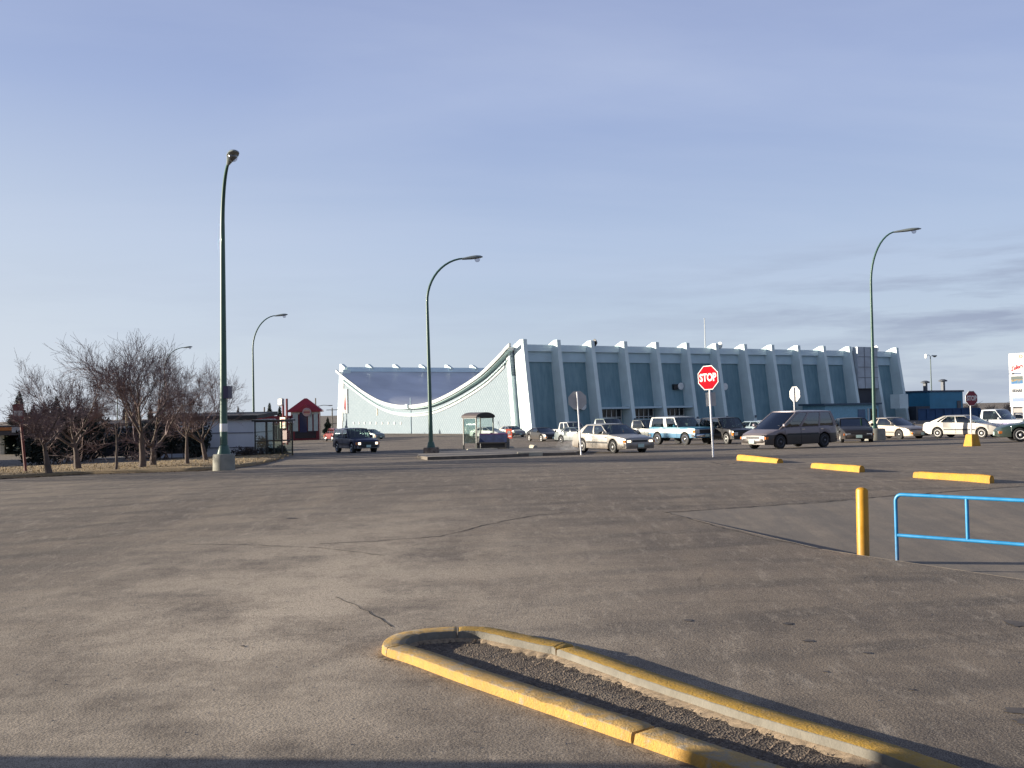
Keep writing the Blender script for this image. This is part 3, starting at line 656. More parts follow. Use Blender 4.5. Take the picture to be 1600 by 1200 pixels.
# end wall
b=MB();ring=[]
top_=[(s,cat(s)-.5) for s in SS if cat(s)-.5<13 and s>2.9 and s<72.4]
poly2=[(wall(0)+1.0,-1.)]+[(wall(13)+.2,12.4)]+[(s,z) for s,z in top_ if wall(13)+.4<s<WID-wall(13)-.4]+[(WID-wall(13)-.2,12.2),(WID-wall(0)-1.,-1.)]
n=len(poly2);vs=[(TW,s,z) for s,z in poly2]+[(TW+1.2,s,z) for s,z in poly2]
b.add(vs,[tuple(range(n)),tuple(range(n,2*n))[::-1]]+[(i,(i+1)%n,(i+1)%n+n,i+n) for i in range(n)])
b.build('end_wall',DIA,ar)
def band(name,z0,z1,x0,x1,m,s0=2.,s1=73.4,seg=SS):
    b=MB();b.loft([[(x0,s,cat(s)+z0),(x1,s,cat(s)+z0),(x1,s,cat(s)+z1),(x0,s,cat(s)+z1)] for s in seg if s0<=s<=s1]);return b.build(name,m,ar,smooth=40)
band('wall_molding',-1.95,-1.55,TW-.12,TW-.002,WTR,4.2,71.6)
band('dentil_band',-1.5,-1.32,TW-.3,TW-.003,SOF,3.6,72)
b=MB()
for i in range(150):
    s=4+67.5*i/149;z=cat(s)-1.42;b.box((TW-.36,s,z),(.1,.2,.16))
tag(b.build('dentils',FAS,ar),kind='stuff')
band('soffit',-.62,-.5,TW-.75,TW+.2,SOF,2.6,73)
band('roof_edge_fascia',-.45,.1,TW-1.0,TW-.7,WTR,1.6,73.6)
band('roof',-.5,-.02,TW-.7,LEN,ROOF,2.3,72.9)
# leaning trims and side return of the end wall
for sgn,s0 in ((1,0),(-1,WID)):
    f=lambda z,o:(s0+sgn*(wall(z)+o))
    b=MB();b.loft([[(TW-.14,f(z,.9),z),(TW-.14,f(z,1.5),z),(TW-.002,f(z,1.5),z),(TW-.002,f(z,.9),z)] for z in(-1.,11.9)]);b.build('corner_trim',WTR,ar)
    b=MB();b.loft([[(TW-.12,f(z,.5),z),(TW-.12,f(z,.9),z),(TW+1.6,f(z,.9),z),(TW+1.6,f(z,.5),z)] for z in(-1.,12.9)]);b.build('corner_return',PAL,ar)
b=MB();b.box((TW-.07,38.6,4.2-1.2),(.14,.14,6.6));b.build('downpipe',mat('downpipe_blue',(.2,.3,.36),.5),ar)
b=MB();b.box((TW-.95,38.,4.8),(.6,.9,.7));b.build('roof_joint_cap',FAS,ar)
for k in range(9): MB().box((TW-.05,43+k*2.9,1.75),(.1,.55,.45)).build('wall_vent',WTR,ar)
b=MB();b.box((TW-.05,54,3.9),(.1,.35,1.3));b.build('wall_plaque',mat('plaque_bronze',(.45,.42,.32),.5),ar)
b=MB();b.box((TW-.12,70.3,6.3),(.24,2.2,5.0));bn=b.build('wall_banner',WTR,ar)
b=MB();b.loft([[(TW-.27,70.3-w_,z),(TW-.27,70.3+w_,z),(TW-.241,70.3+w_,z),(TW-.241,70.3-w_,z)] for z,w_ in ((4.5,.55),(5.6,.6),(6.3,.45),(7.0,.22),(7.8,.2),(7.9,.05))]);b.build('bottle_mark',mat('banner_red',(.28,.03,.04),.5),bn)
b=MB();b.box((TW-.05,72.6,2.6),(.1,1.5,.9));sg=b.build('wall_sign',mat('sign_slate',(.16,.2,.22),.5),ar)
# side walls: dark panels, upper band, eave
for sgn,s0,nm in ((1,0,''),(-1,WID,'')):
    f=lambda z,o=0.:s0+sgn*(wall(z)-.7+o)
    b=MB();b.loft([[(x,f(z),z),(x,f(z,.4),z)] for z in(-1.,9.6) for x in(-.4,)]+[],False) if 0 else None
    b=MB();b.loft([[(-.8,f(-1.),-1.),(LEN,f(-1.),-1.),(LEN,f(10.9,.0),10.9),(-.8,f(10.9,.0),10.9)],[(-.8,f(-1.,.5),-1.),(LEN,f(-1.,.5),-1.),(LEN,f(10.9,.5),10.9),(-.8,f(10.9,.5),10.9)]]);b.build('side_wall',PNL,ar)
    b=MB();b.loft([[(-.8,f(10.9,-.25),10.9),(LEN,f(10.9,-.25),10.9),(LEN,f(12.5,-.25),12.5),(-.8,f(12.5,-.25),12.5)],[(-.8,f(10.9,.5),10.9),(LEN,f(10.9,.5),10.9),(LEN,f(12.5,.5),12.5),(-.8,f(12.5,.5),12.5)]]);b.build('upper_band',UPB,ar)
    b=MB();b.loft([[(-.8,f(12.6,-.75),12.5),(LEN,f(12.6,-.75),12.5),(LEN,f(13,-.75),13.5),(-.8,f(13,-.75),13.5)],[(-.8,f(12.6,.9),12.5),(LEN,f(12.6,.9),12.5),(LEN,f(13,.2),13.5),(-.8,f(13,.2),13.5)]]);b.build('eave',FAS,ar)
b=MB();b.add([(LEN+.5,s,z) for s,z in poly2]+[(LEN-.3,s,z) for s,z in poly2],[tuple(range(n)),tuple(range(n,2*n))[::-1]]+[(i,(i+1)%n,(i+1)%n+n,i+n) for i in range(n)]);b.build('end_wall',PNL,ar)
# pylons
TS=[-1.07,4.9,11.15,17.45,23.8,30.15,36.5,42.85,49.25,55.55,61.95,68.7,75.2,81.6]
def pylon(x,sgn,s0):
    b=MB();rg=[]
    for z,oi,oo in ((-1.2,.2,-3.2),(4,.1,-3.05),(13.,.0,-2.75),(13.4,.3,-2.75),(14.2,-1.9,-2.78)):
        i_=s0+sgn*(wall(z)+oi);o_=s0+sgn*(wall(z)+oo)
        rg.append([(x-.33,i_,z),(x-.33,o_,z),(x+.33,o_,z),(x+.33,i_,z)])
    b.loft(rg);return b.build('pylon',PAL,ar)
for i,x in enumerate(TS):
    o=pylon(x,1,0)
    b=MB();b.box((x+.0,wall(1.9)-3.28,1.9),(.3,.16,.4)) if 2<=i<=9 else None
    if b.v: b.build('pylon_lamp',mat('lamp_box',(.12,.14,.16),.5),o)
for x in TS: pylon(x,-1,WID)
# round floodlights fixed between pylons
def along(px,py,Yn): return None
def face(t,z,o=-1.): return (t,wall(z)+o,z)
for t_,z in ((9.3,4.1),(29.0,7.1),(38.6,7.0)):
    b=MB();b.lathe([(.1,-.5),(.3,-.45),(.55,-.1),(.6,.0),(.55,.05),(.01,.08)],20,'Y');b.v=[(x+t_,-y+wall(z)-1.3,zz+z) for x,y,zz in b.v];o=b.build('floodlight',mat('flood_white',(.75,.76,.74),.4),ar,smooth=40)
    b=MB();b.box((t_-.9,wall(z)-.6,z-.1),(.9,1.2,.9));b.build('mount',DK,o)
for t_ in (11.15+.6,36.5+.9,75.2+.8):
    b=MB();b.lathe([(.2,-.4),(.6,0),(.55,.06),(.01,.1)],16,'X');b.v=[(-x+t_,y+.4,z+13.9) for x,y,z in b.v];o=b.build('eave_floodlight',mat('flood_white',(.75,.76,.74),.4) if t_>20 else DK,ar,smooth=40)
# entrances under a canopy in three bays
for k in (2,3,4):
    xa,xb=TS[k]+.45,TS[k+1]-.45
    b=MB();b.box(((xa+xb)/2,wall(3)-1.3,3.75),(xb-xa,3.0,.3));b.build('entrance_canopy',UPB,ar)
    b=MB();b.box(((xa+xb)/2,wall(0)-.2,1.3),(xb-xa-.2,.5,4.4));dg_=b.build('door_glazing',DGL,ar)
    b=MB()
    for q in range(6): b.box((xa+.3+(xb-xa-.6)*q/5,wall(0)-.5,1.3),(.14,.12,4.4))
    b.box(((xa+xb)/2,wall(0)-.5,2.3),(xb-xa-.6,.1,.12));b.build('door_frame',MUL,dg_)
# low lobby block and dark stair cladding further along
b=MB();b.box((61.6,-3.6,1.4),(13.6,5.,4.2));lb=b.build('lobby',mat('lobby_blue',(.2,.4,.5),.6),ar)
b=MB();b.box((61.4,-3.7,3.66),(14.6,5.8,.32));b.build('lobby_roof',mat('lobby_roof_dark',(.05,.09,.13),.6),lb)
b=MB();b.box((63.9,-6.13,1.7),(1.9,.1,2.0));b.build('lobby_window',mat('lobby_window_blue',(.05,.12,.22),.15),lb)
b=MB();b.box((67.,-6.13,1.2),(1.7,.1,3.2));b.build('lobby_door',DGL,lb)
b=MB();b.box((65.6,-6.14,1.2),(.35,.12,3.3));b.build('door_pier',WTR,lb)
b=MB();b.box((72.,wall(9)-2.6,10.3),(5.3,1.2,7.6));sc=b.build('hoarding',mat('hoarding_grey',(.42,.47,.51),.5,var=.15,scale=.6),ar)
b=MB()
for q in range(1,4): b.box((72,wall(9)-3.24,6.6+q*1.9),(5.3,.08,.1))
for q in range(1,3): b.box((72-2.65+q*1.77,wall(9)-3.24,10.3),(.08,.08,7.6))
b.build('hoarding_frame',mat('frame_grey',(.2,.22,.25),.6),sc)
b=MB();b.box((72.,wall(4)-1.,3.),(5.2,1.6,8.));b.build('dark_recess_wall',mat('recess_dark',(.03,.035,.05),.6),ar)
b=MB();b.box((77.6,-3.2,4.0),(2.4,2.,2.6));b.build('service_box',PAL,ar)
b=MB();b.box((84.5,-1.,.8),(4,4.,4.4));b.build('service_wing',mat('wing_dark',(.03,.04,.06),.6),ar)
b=MB();b.box((84.3,20,4.6),(3.6,28,11.4));b.build('rear_wing',PNL,ar)  # unseen block added behind the arena to shade the annex's left face
# flagpole on the roof
M_ar=Matrix.Translation((3,150,-1.95))@Matrix.Rotation(math.atan2(.509,.861),4,'Z')
def aw(x,y,z): return M_ar@Vector((x,y,z))
p=aw(36,2.5,13.3);b=MB();b.tube([(0,0,0),(0,0,5.2)],[.09,.06],8);b.lathe([(.001,5.18),(.11,5.24),(.11,5.3),(.001,5.36)],8)
tag(b.build('flagpole',WTR,loc=p),'thin white flagpole standing on the arena roof edge','flagpole')
# ---------------------------------------------------------------- blue annex, fence, twin light
AB=mat('annex_blue',(.03,.2,.33),.55,var=.14,scale=.5);AD=mat('annex_trim',(.02,.05,.1),.5)
Y0=205.;cn=at(1453,640,Y0);zb=G(cn.x,Y0)-.6;hz=at(1453,612,Y0).z-zb
ax=thing('annex_building','deep blue flat roofed annex with three roof vents beyond the arena','building',(cn.x,Y0,zb),math.atan2(.509,.861))
b=MB();b.box((5.3,7,hz/2),(10.6,14,hz));wl=b.build('wall',AB,ax)
b=MB();b.box((5.3,7,hz+.09),(11.,14.4,.34));b.build('roof_edge',AD,ax)
b=MB();b.box((3.2,-.05,hz-5.0),(2.8,.16,2.6));b.build('dark_louvre',AD,ax)
b=MB();b.box((9.2,-.05,hz-3),(1.2,.16,2.2));b.build('small_louvre',mat('louvre_brown',(.09,.09,.1),.6),ax)
VM=mat('vent_metal',(.09,.1,.12),.6)
for x,y,h in ((.8,10.5,1.9),(3.,3.2,2.3),(8.4,3.,2.6)):
    b=MB();b.box((x,y,hz+h/2),(.6,.6,h));vt=b.build('roof_vent',VM,ax)
    b=MB();b.lathe([(.85,h-.45),(.9,h-.2),(.3,h+.05),(.01,h+.06)],12);b.v=[(a+x,c+y,d+hz) for a,c,d in b.v];b.build('vent_cowl',VM,vt)
fa=at(1436,676,185);fb=at(1531,668,185)
b=MB();d=(fb-fa);b.box((d.length/2,0,.2),(d.length,.25,3.6));b.box((d.length/2,-.08,2.08),(d.length,.5,.15))
for k in range(8): b.box((d.length*k/7,-.22,.2),(.3,.25,3.6))
tag(b.build('yard_fence',mat('fence_navy',(.02,.07,.17),.6,var=.2,scale=.6),loc=(fa.x,185,G(fa.x,185)),rz=math.atan2(d.y,d.x)),'long navy blue board fence in front of the blue annex','fence')
p=at(1455,600,235);zg=G(p.x,235)-1
t=thing('floodlight_mast','slim mast with twin lamp heads rising behind the blue annex','light mast',(p.x,235,zg))
hm=at(1454,557,235).z-zg
b=MB();b.tube([(0,0,0),(0,0,hm)],[.2,.1],8);b.build('pole',mat('mast_green_grey',(.1,.14,.13),.6),t)
b=MB();b.tube([(-.9,0,hm+.15),(-.4,0,hm+.4),(0,0,hm),(.5,0,hm+.3),(1.0,0,hm+.15)],.07,6);b.build('arms',AL,t)
for s in(-1,1):
    b=MB();b.lathe([(.15,-.3),(.55,0),(.5,.15),(.01,.2)],14,'X' if s<0 else 'Z');b.v=[(s*(x if s>0 else -x)*1.0-.0+s*1.0 if s>0 else -1.05-x*.8,y,z+hm+.1) for x,y,z in b.v];b.build('lamp_head',SW if s<0 else LH,t,smooth=40)
# ---------------------------------------------------------------- mall sign at the right edge
Y0=80.;p=at(1579,640,Y0);gz=G(p.x,Y0);px2=Y0/F;Wm=1.35
t=thing('mall_sign','tall white panelled shopping sign at the right edge, with red and grey lettering','sign',(p.x+Wm/2,Y0,gz),R(-60))
ztop=at(1579,552,Y0).z-gz
def zz(py): return at(1579,py,Y0).z-gz
SGW=mat('sign_panel_white',(.4,.4,.4),.45,var=.03)
b=MB();b.box((0,0,(zz(552)+zz(583))/2),(Wm,.3,zz(552)-zz(583)));u=b.build('upper_panel',SGW,t);bevel(u,.03)
b=MB();b.box((0,0,(zz(585)+zz(636))/2),(Wm,.3,zz(585)-zz(636)));lo=b.build('lower_panel',SGW,t);bevel(lo,.03)
b=MB()
for s in(-1,1): b.box((s*.5,0,zz(636)/2),(.16,.3,zz(636)));b.box((s*.5,0,zz(584)),(.16,.3,.2))
b.build('legs',GB,t)
b=MB();b.box((0,-.02,zz(641.5)),(Wm-.2,.2,.35));b.build('lower_board',mat('board_dark',(.14,.13,.13),.5),t)
text('Zellers',.46,mat('script_red',(.3,.01,.025),.8,spec=.1),'lettering',u,(.0,-.16,zz(574.5)),(PI/2,R(-14),0),shear=.35,sx=.8,off=.012)
text('Mall',.42,mat('script_grey',(.45,.38,.38),.5),'small_lettering',u,(-.45,-.26,zz(557.5)),sx=.8) if 0 else None
b=MB()
for k in range(8):
    a=2*PI*k/8;b.box((.38+.12*math.cos(a),-.162,zz(557.5)+.12*math.sin(a)),(.1,.02,.1),M=None)
b.build('flower_mark',mat('logo_orange',(.3,.1,.04),.5),u)
b=MB();b.box((-.2,-.156,zz(557.5)),(.4,.012,.05));b.box((-.12,-.156,zz(560.5)),(.5,.012,.03));b.build('faint_line_mark',mat('logo_faint',(.55,.52,.5),.5),u)
text('SEARS',.32,mat('letter_grey',(.09,.095,.11),.8,spec=.1),'lettering',lo,(0,-.162,zz(611)),off=.02,sx=1.0)
def pict():
    m,nt,b=new_mat('landscape_picture');tc=N(nt,'ShaderNodeTexCoord');sp=N(nt,'ShaderNodeSeparateXYZ');L(nt,tc.outputs['Generated'],sp.inputs[0])
    n=noise(nt,tc.outputs['Generated'],3.,3);ad=N(nt,'ShaderNodeMath',operation='ADD');L(nt,sp.outputs['Z'],ad.inputs[0]);L(nt,n,ad.inputs[1])
    c=ramp(nt,ad.outputs[0],[(.45,(.04,.12,.3)),(.8,(.06,.15,.26)),(.95,(.3,.19,.05)),(1.0,(.1,.12,.12))]);L(nt,c,b.inputs['Base Color']);b.inputs['Specular IOR Level'].default_value=.05;return m
b=MB();b.box((0,-.157,(zz(588)+zz(600))/2),(Wm-.35,.014,zz(588)-zz(600)));b.build('picture_panel',pict(),lo)
b=MB();b.box((.05,-.157,(zz(622)+zz(628))/2),(Wm-.4,.014,zz(622)-zz(628)));b.build('blue_panel',mat('panel_blue',(.04,.1,.24),.5,var=.1),lo)
b=MB()
for k in range(7): b.box((-.45+k*.16,-.157,zz(631)),(.11,.014,.22))
b.build('pale_blocks',mat('pale_block',(.25,.29,.35),.5),lo)
# ---------------------------------------------------------------- restaurant (red roof) on the left
RB=mat('restaurant_red',(.16,.008,.015),.5,var=.12,scale=.8);RRF=mat('red_metal_roof',(.27,.01,.022),.4,var=.1,scale=.5);CRM=mat('cream_wall',(.55,.52,.42),.7,var=.08);DRG=mat('dark_window',(.02,.022,.03),.08)
Y0=145.;q=at(477,680,Y0);gz=G(q.x,Y0)-.5;s_=Y0/F
rs=thing('restaurant','red roofed restaurant with a square gabled tower and a long red fascia','restaurant',(q.x,Y0,gz),R(8))
zt=lambda py:at(477,py,Y0).z-gz
Wt=46*s_*1.0;e=zt(641);pk=zt(622)
b=MB();b.box((0,Wt/2,e/2),(Wt*.94,Wt,e));b.build('tower_wall',RB,rs)
b=MB();o_=Wt*.57;b.add([(-o_,-.5,e),(o_,-.5,e),(o_,Wt+.5,e),(-o_,Wt+.5,e),(-.2,Wt/2,pk),(.2,Wt/2,pk),(-o_,-.5,e-.25),(o_,-.5,e-.25),(o_,Wt+.5,e-.25),(-o_,Wt+.5,e-.25)],[(0,1,5,4),(1,2,5),(2,3,4,5),(3,0,4),(0,1,7,6),(1,2,8,7),(2,3,9,8),(3,0,6,9),(6,7,8,9)]);b.build('tower_roof',RRF,rs)
b=MB();b.add([(-Wt*.28,-.62,e-.1),(Wt*.3,-.62,e-.1),(0,-.62,zt(632)),(0,Wt*.28,zt(632)),(-Wt*.28,.6,e),(Wt*.3,.6,e)],[(0,1,2),(0,2,3,4),(1,5,3,2)]);b.build('dormer',RRF,rs)
b=MB();b.box((0,-.03,e-.35),(Wt*.92,.2,.45));b.build('eave_band',CRM,rs)
for x in(-.32,.17,.36):
    b=MB();b.box((x*Wt,-.06,zt(659)),(.14*Wt if x>0 else .17*Wt,.2,zt(644)-zt(673)));b.build('window',mat('pale_pane',(.4,.46,.44),.15),rs)
b=MB();b.box((-.06*Wt,-.08,zt(660)),(.24*Wt,.2,zt(645)-zt(676)));b.build('window',mat('navy_pane',(.02,.025,.07),.1),rs)
b=MB();b.box((.05,-.05,zt(679)),(Wt*.7,.24,zt(675)-zt(686)));b.build('entrance',DRG,rs)
b=MB();b.lathe([(.62,.0),(.62,-.16),(.54,-.19),(.01,-.19)],24,'Y');b.v=[(x+.07*Wt,-.55+y*1.,z+zt(644)) for x,y,z in b.v];b.v=[(x,y if y<-.5 else y,z) for x,y,z in b.v];lg=b.build('round_logo',mat('logo_grey_rose',(.42,.3,.3),.5),rs)
b=MB()
for dz,h in((.2,.22),(-.22,.22)): b.lathe([(.42,0),(.3,.1*1),(.01,.12)],16,'Y') if 0 else b.box((.07*Wt,-.765,zt(644)+dz),(.8,.04,h))
b.build('logo_bun',mat('logo_tan',(.5,.3,.2),.5),lg)
b=MB();b.box((.07*Wt,-.77,zt(644)),(.92,.04,.14));b.build('logo_band',mat('logo_red',(.35,.03,.04),.5),lg)
# main block: fascia, glass
xl=(402-477)*s_;xr=-Wt*.5;cx=(xl+xr)/2;wd=xr-xl
fz0,fz1=zt(663),zt(649)
b=MB();b.box((cx,2.5,(fz0+fz1)/2),(wd,6.4,fz1-fz0));fs=b.build('fascia',RB,rs)
text('BURGER KING',.9,mat('fascia_letters',(.55,.55,.6),.5),'lettering',fs,((430-477)*s_,-.72,(fz0+fz1)/2-.1),off=.015,sx=1.0)
b=MB();b.box((cx,3,fz0/2),(wd-.3,5.6,fz0));b.build('shop_wall',CRM,rs)
b=MB();b.box((cx+.2,.16,zt(675)),(wd-1.0,.16,zt(665)-zt(685)));b.build('window',DRG,rs)
b=MB()
for k in range(6): b.box((cx+.2-wd*.42+k*wd*.84/5,.05,zt(675)),(.1,.12,zt(665)-zt(685)))
b.build('window_frame',CRM,rs)
b=MB();b.box((xl-.2,2.,fz1-.2),(2.2,6.,1.0));b.build('bright_parapet',mat('parapet_red',(.5,.03,.03),.5),rs)
# tall menu sign by the restaurant
Y1=118.;q=at(446,688,Y1);gz=G(q.x,Y1);t=thing('restaurant_sign','tall narrow red sign post with white and cream panels beside the red restaurant','sign',(q.x,Y1,gz),R(-40))
za=lambda py:at(446,py,Y1).z-gz
b=MB()
for s in(-.35,.35): b.tube([(s,0,-.3),(s,0,za(623))],.13,8)
b.build('posts',RB,t)
b=MB();b.box((-.5,-.2,(za(622)+za(634))/2),(.95,.35,za(622)-za(634)));bevel(b.build('top_panel',SGW,t),.2,3)
b=MB();b.box((-.1,-.16,(za(652)+za(669))/2),(.95,.3,za(652)-za(669)));lp=b.build('menu_panel',mat('menu_cream',(.75,.62,.38),.5,var=.2,scale=3),t)
b=MB()
for k in range(3): b.box((-.05,-.32,za(655+5*k)),(.6,.02,.16))
b.build('menu_lines',mat('menu_red',(.4,.05,.04),.5),lp)
b=MB();b.box((.15,0,za(682)),(.9,.5,za(670)-za(689)));b.build('base_box',RB,t)
# ---------------------------------------------------------------- white sheds, left bus shelter, canopy
WS=mat('white_siding',(.6,.62,.66),.7,var=.07,scale=.8);SEAM=mat('siding_seam',(.18,.19,.22),.7);DRF=mat('dark_roof_edge',(.03,.027,.027),.7)
def shed(pxa,pxb,pyt,pyb,Y,depth,label,seams,rz=0.):
    a=at(pxa,pyb,Y);c=at(pxb,pyb,Y);g=min(G(a.x,Y),a.z)-.2;wd=c.x-a.x;h=at((pxa+pxb)/2,pyt,Y).z-g
    t=thing('storage_shed',label,'shed',((a.x+c.x)/2,Y,g),rz)
    b=MB();b.box((0,depth/2,h/2),(wd,depth,h));b.build('wall',WS,t)
    b=MB()
    for k in seams: b.box((0,-.02,h*k),(wd-.04,.05,.06));b.box((wd/2+.01,depth/2,h*k),(.05,depth-.1,.06))
    b.build('siding_seams',SEAM,t)
    b=MB();b.loft([[(-wd/2-.3,-.35,h+.02),(wd/2+.3,-.35,h+.02),(wd/2+.3,depth+.3,h+.25),(-wd/2-.3,depth+.3,h+.25)],[(-wd/2-.3,-.35,h+.26),(wd/2+.3,-.35,h+.26),(wd/2+.3,depth+.3,h+.5),(-wd/2-.3,depth+.3,h+.5)]]);b.build('roof',DRF,t)
    return t
shed(324,397,656,714,64,5,'white sided shed with a dark flat roof behind the tall street lamp',(.32,.68))
shed(250,322,657,716,69,5,'white sided shed in the shade behind the bare trees',(.3,.66))
shed(120,188,667,716,84,6,'long low white shed behind the dark truck',(.45,.75))
p=gp(421,714);q1=gp(404,712)
t=thing('bus_shelter','dark framed glass shelter beside the white shed and low hedge','bus shelter',p+Vector((0,1.2,0)),R(-12))
Wl,Dl,Hl=1.75,1.5,2.15
for x in(-Wl/2,-.1,.35,Wl/2):
    b=MB();b.box((x,-Dl/2,Hl/2),(.07,.07,Hl));b.build('post',FR,t)
for x in(-Wl/2,Wl/2):
    b=MB();b.box((x,Dl/2,Hl/2),(.07,.07,Hl));b.build('post',FR,t)
for z in(.12,.95,Hl-.03):
    b=MB();b.box((0,-Dl/2,z),(Wl,.05,.06));b.box((-Wl/2,0,z),(.05,Dl,.06));b.box((Wl/2,0,z),(.05,Dl,.06));b.box((0,Dl/2,z),(Wl,.05,.06));b.build('frame_rail',FR,t)
b=MB();b.box((0,0,Hl+.04),(Wl+.3,Dl+.3,.1));b.build('roof',FR,t)
b=MB();b.box((0,Dl/2,1.1),(Wl-.1,.012,1.9));b.build('glass_pane',SG,t)
b=MB();b.box((0,-Dl/2,1.1),(Wl-.1,.012,1.9));b.build('glass_pane',SG,t)
# filling station canopy at the far left
Y1=95.;a=at(-40,668,Y1);c=at(56,668,Y1);g=G(a.x,Y1)-.3;h=at(20,665,Y1).z-g
t=thing('station_canopy','dark flat station canopy with an orange stripe at the far left','canopy',((a.x+c.x)/2,Y1,g))
wd=c.x-a.x
b=MB();b.box((0,4,h-.45),(wd,8,.9));b.build('fascia',mat('canopy_dark',(.05,.04,.04),.6),t)
b=MB();b.box((0,-.03,h-.3),(wd-.1,.12,.3));b.build('orange_stripe',mat('stripe_orange',(.4,.13,.02),.5),t)
b=MB();b.box((1.2,-.08,h-.4),(1.0,.16,.5));b.build('white_sign',SGW,t)
for x in(-2.2,1.9):
    b=MB();b.box((x,4,h/2-.4),(.4,.4,h-.8));b.build('column',CRM,t)
b=MB();b.box((-.6,7.5,1.5),(wd*.7,.3,3.0));b.build('kiosk_wall',mat('kiosk_grey',(.25,.26,.28),.6),t)
# shopping building out of view on the left, which throws the shade along the bottom edge
sb=gp(40,1181);bb=MB();yn=sb.y+.0875*(sb.x+12.5);bb.box((-20,yn-11,3),(15,22,8.));o=bb.build('wall',CRM);t=thing('shop_building','long cream shop wall left of the photographer','building',(-20,-5,G(-20,0)))
o.parent=t;o.location=(20,5,-G(-20,0));bb=MB();bb.box((-20,yn-11,7.14),(15.,21.98,.3));o=bb.build('roof_edge',DRF,t);o.location=(20,5,-G(-20,0))
SHADE_Y=sb.y
# utility poles far behind
for px,py,Y,lab in((519,637,230,'far utility pole with crossarms beside the arena'),(493,622,210,'thin far mast behind the red restaurant roof'),(413,636,180,'short far pole behind the restaurant fascia')):
    q=at(px,py,Y);g=G(q.x,Y)-.5;b=MB();b.tube([(0,0,0),(0,0,q.z-g)],[.2,.13],6)
    if 'crossarms' in lab:
        b.box((0,0,q.z-g-.5),(2.6,.15,.15));b.box((0,0,(q.z-g)*.4),(2.2,.15,.15))
    if 'mast' in lab: b.tube([(0,0,q.z-g-1.8),(1.6,0,q.z-g-1.5),(3.,0,q.z-g-1.6)],.06,5);b.box((3.1,0,q.z-g-1.6),(.8,.3,.18))
    tag(b.build('utility_pole',mat('pole_wood',(.12,.1,.09),.8),loc=(q.x,Y,g)),lab,'pole')
# ---------------------------------------------------------------- vehicles
TYRE=mat('tyre_rubber',(.018,.018,.019),.85,var=.3,scale=8);CHS=mat('underbody',(.008,.008,.008),.9);TRIM=mat('black_trim',(.02,.02,.022),.55,var=.2)
ALLOY=mat('alloy_rim',(.62,.62,.62),.25,metal=.75,var=.08);STEEL=mat('dull_rim',(.33,.32,.3),.5,metal=.4,var=.2);WHR=mat('white_rim',(.78,.76,.72),.35,var=.06);CHR=mat('chrome',(.75,.75,.76),.12,metal=.95,var=.03)
WIN=glass('tinted_window',(.26,.32,.31));WIND=glass('dark_window_tint',(.07,.08,.09));SEATM=mat('seat_cloth',(.07,.07,.08),.9)
HLM=mat('headlight_glass',(.6,.62,.62),.08,metal=.3,var=.1);HLG=glow('headlight_lit',(1,.8,.55),1.1);TLM=mat('tail_light_red',(.3,.01,.01),.2);AMB=mat('amber_lens',(.6,.16,.02),.2);PLT=mat('number_plate',(.45,.6,.55),.5)
def cpts(pts,n=3):                           # densify a profile
    r=[]
    for (a,b_),(c,d) in zip(pts,pts[1:]):
        for k in range(n): r.append((lerp(a,c,k/n),lerp(b_,d,k/n)))
    return r+[pts[-1]]
WC={}
def wheel(t,x,y,r,w_,rim,style):
    key=(r,w_,rim.name,style)
    if key not in WC:
        b=MB();b.lathe([(r*.62,-w_/2+.02),(r*.7,-w_/2),(r*.93,-w_/2+.01),(r,-w_/2+.045),(r,w_/2-.045),(r*.93,w_/2-.01),(r*.7,w_/2),(r*.62,w_/2-.02)],28,'Y');o=b.build('wheel',TYRE,t,smooth=40)
        b=MB();b.lathe([(.01,-.01),(r*.62,-.01),(r*.62,.01),(.01,.01)],20,'Y');b.k=1
        b.lathe([(r*.66,-w_/2+.035),(r*.66,-w_/2+.01),(r*.6,-w_/2+.0),(r*.54,-w_/2+.02),(r*.54,-w_/2+.05)],24,'Y')
        ns=5 if style=='spoke' else 14
        for k in range(ns):
            a=2*PI*k/ns;M=Matrix.Rotation(a,3,'Y');b.box(M@Vector((r*.33,-w_/2+.04,0)),(r*.5,.035,r*(.24 if style=='spoke' else .12)),M=M)
        b.lathe([(r*.2,-w_/2+.06),(r*.19,-w_/2+.0),(r*.12,-w_/2-.012),(.005,-w_/2-.014)],16,'Y')
        ri=b.build('rim',[CHS,rim],o,smooth=40);WC[key]=(o.data,ri.data);a=o
    else:
        d1,d2=WC[key];a=bpy.data.objects.new('wheel',d1);COL.objects.link(a);a.parent=t
        ri=bpy.data.objects.new('rim',d2);COL.objects.link(ri);ri.parent=a
    a.location=(x,y,r)
    if y>0: a.rotation_euler.z=PI
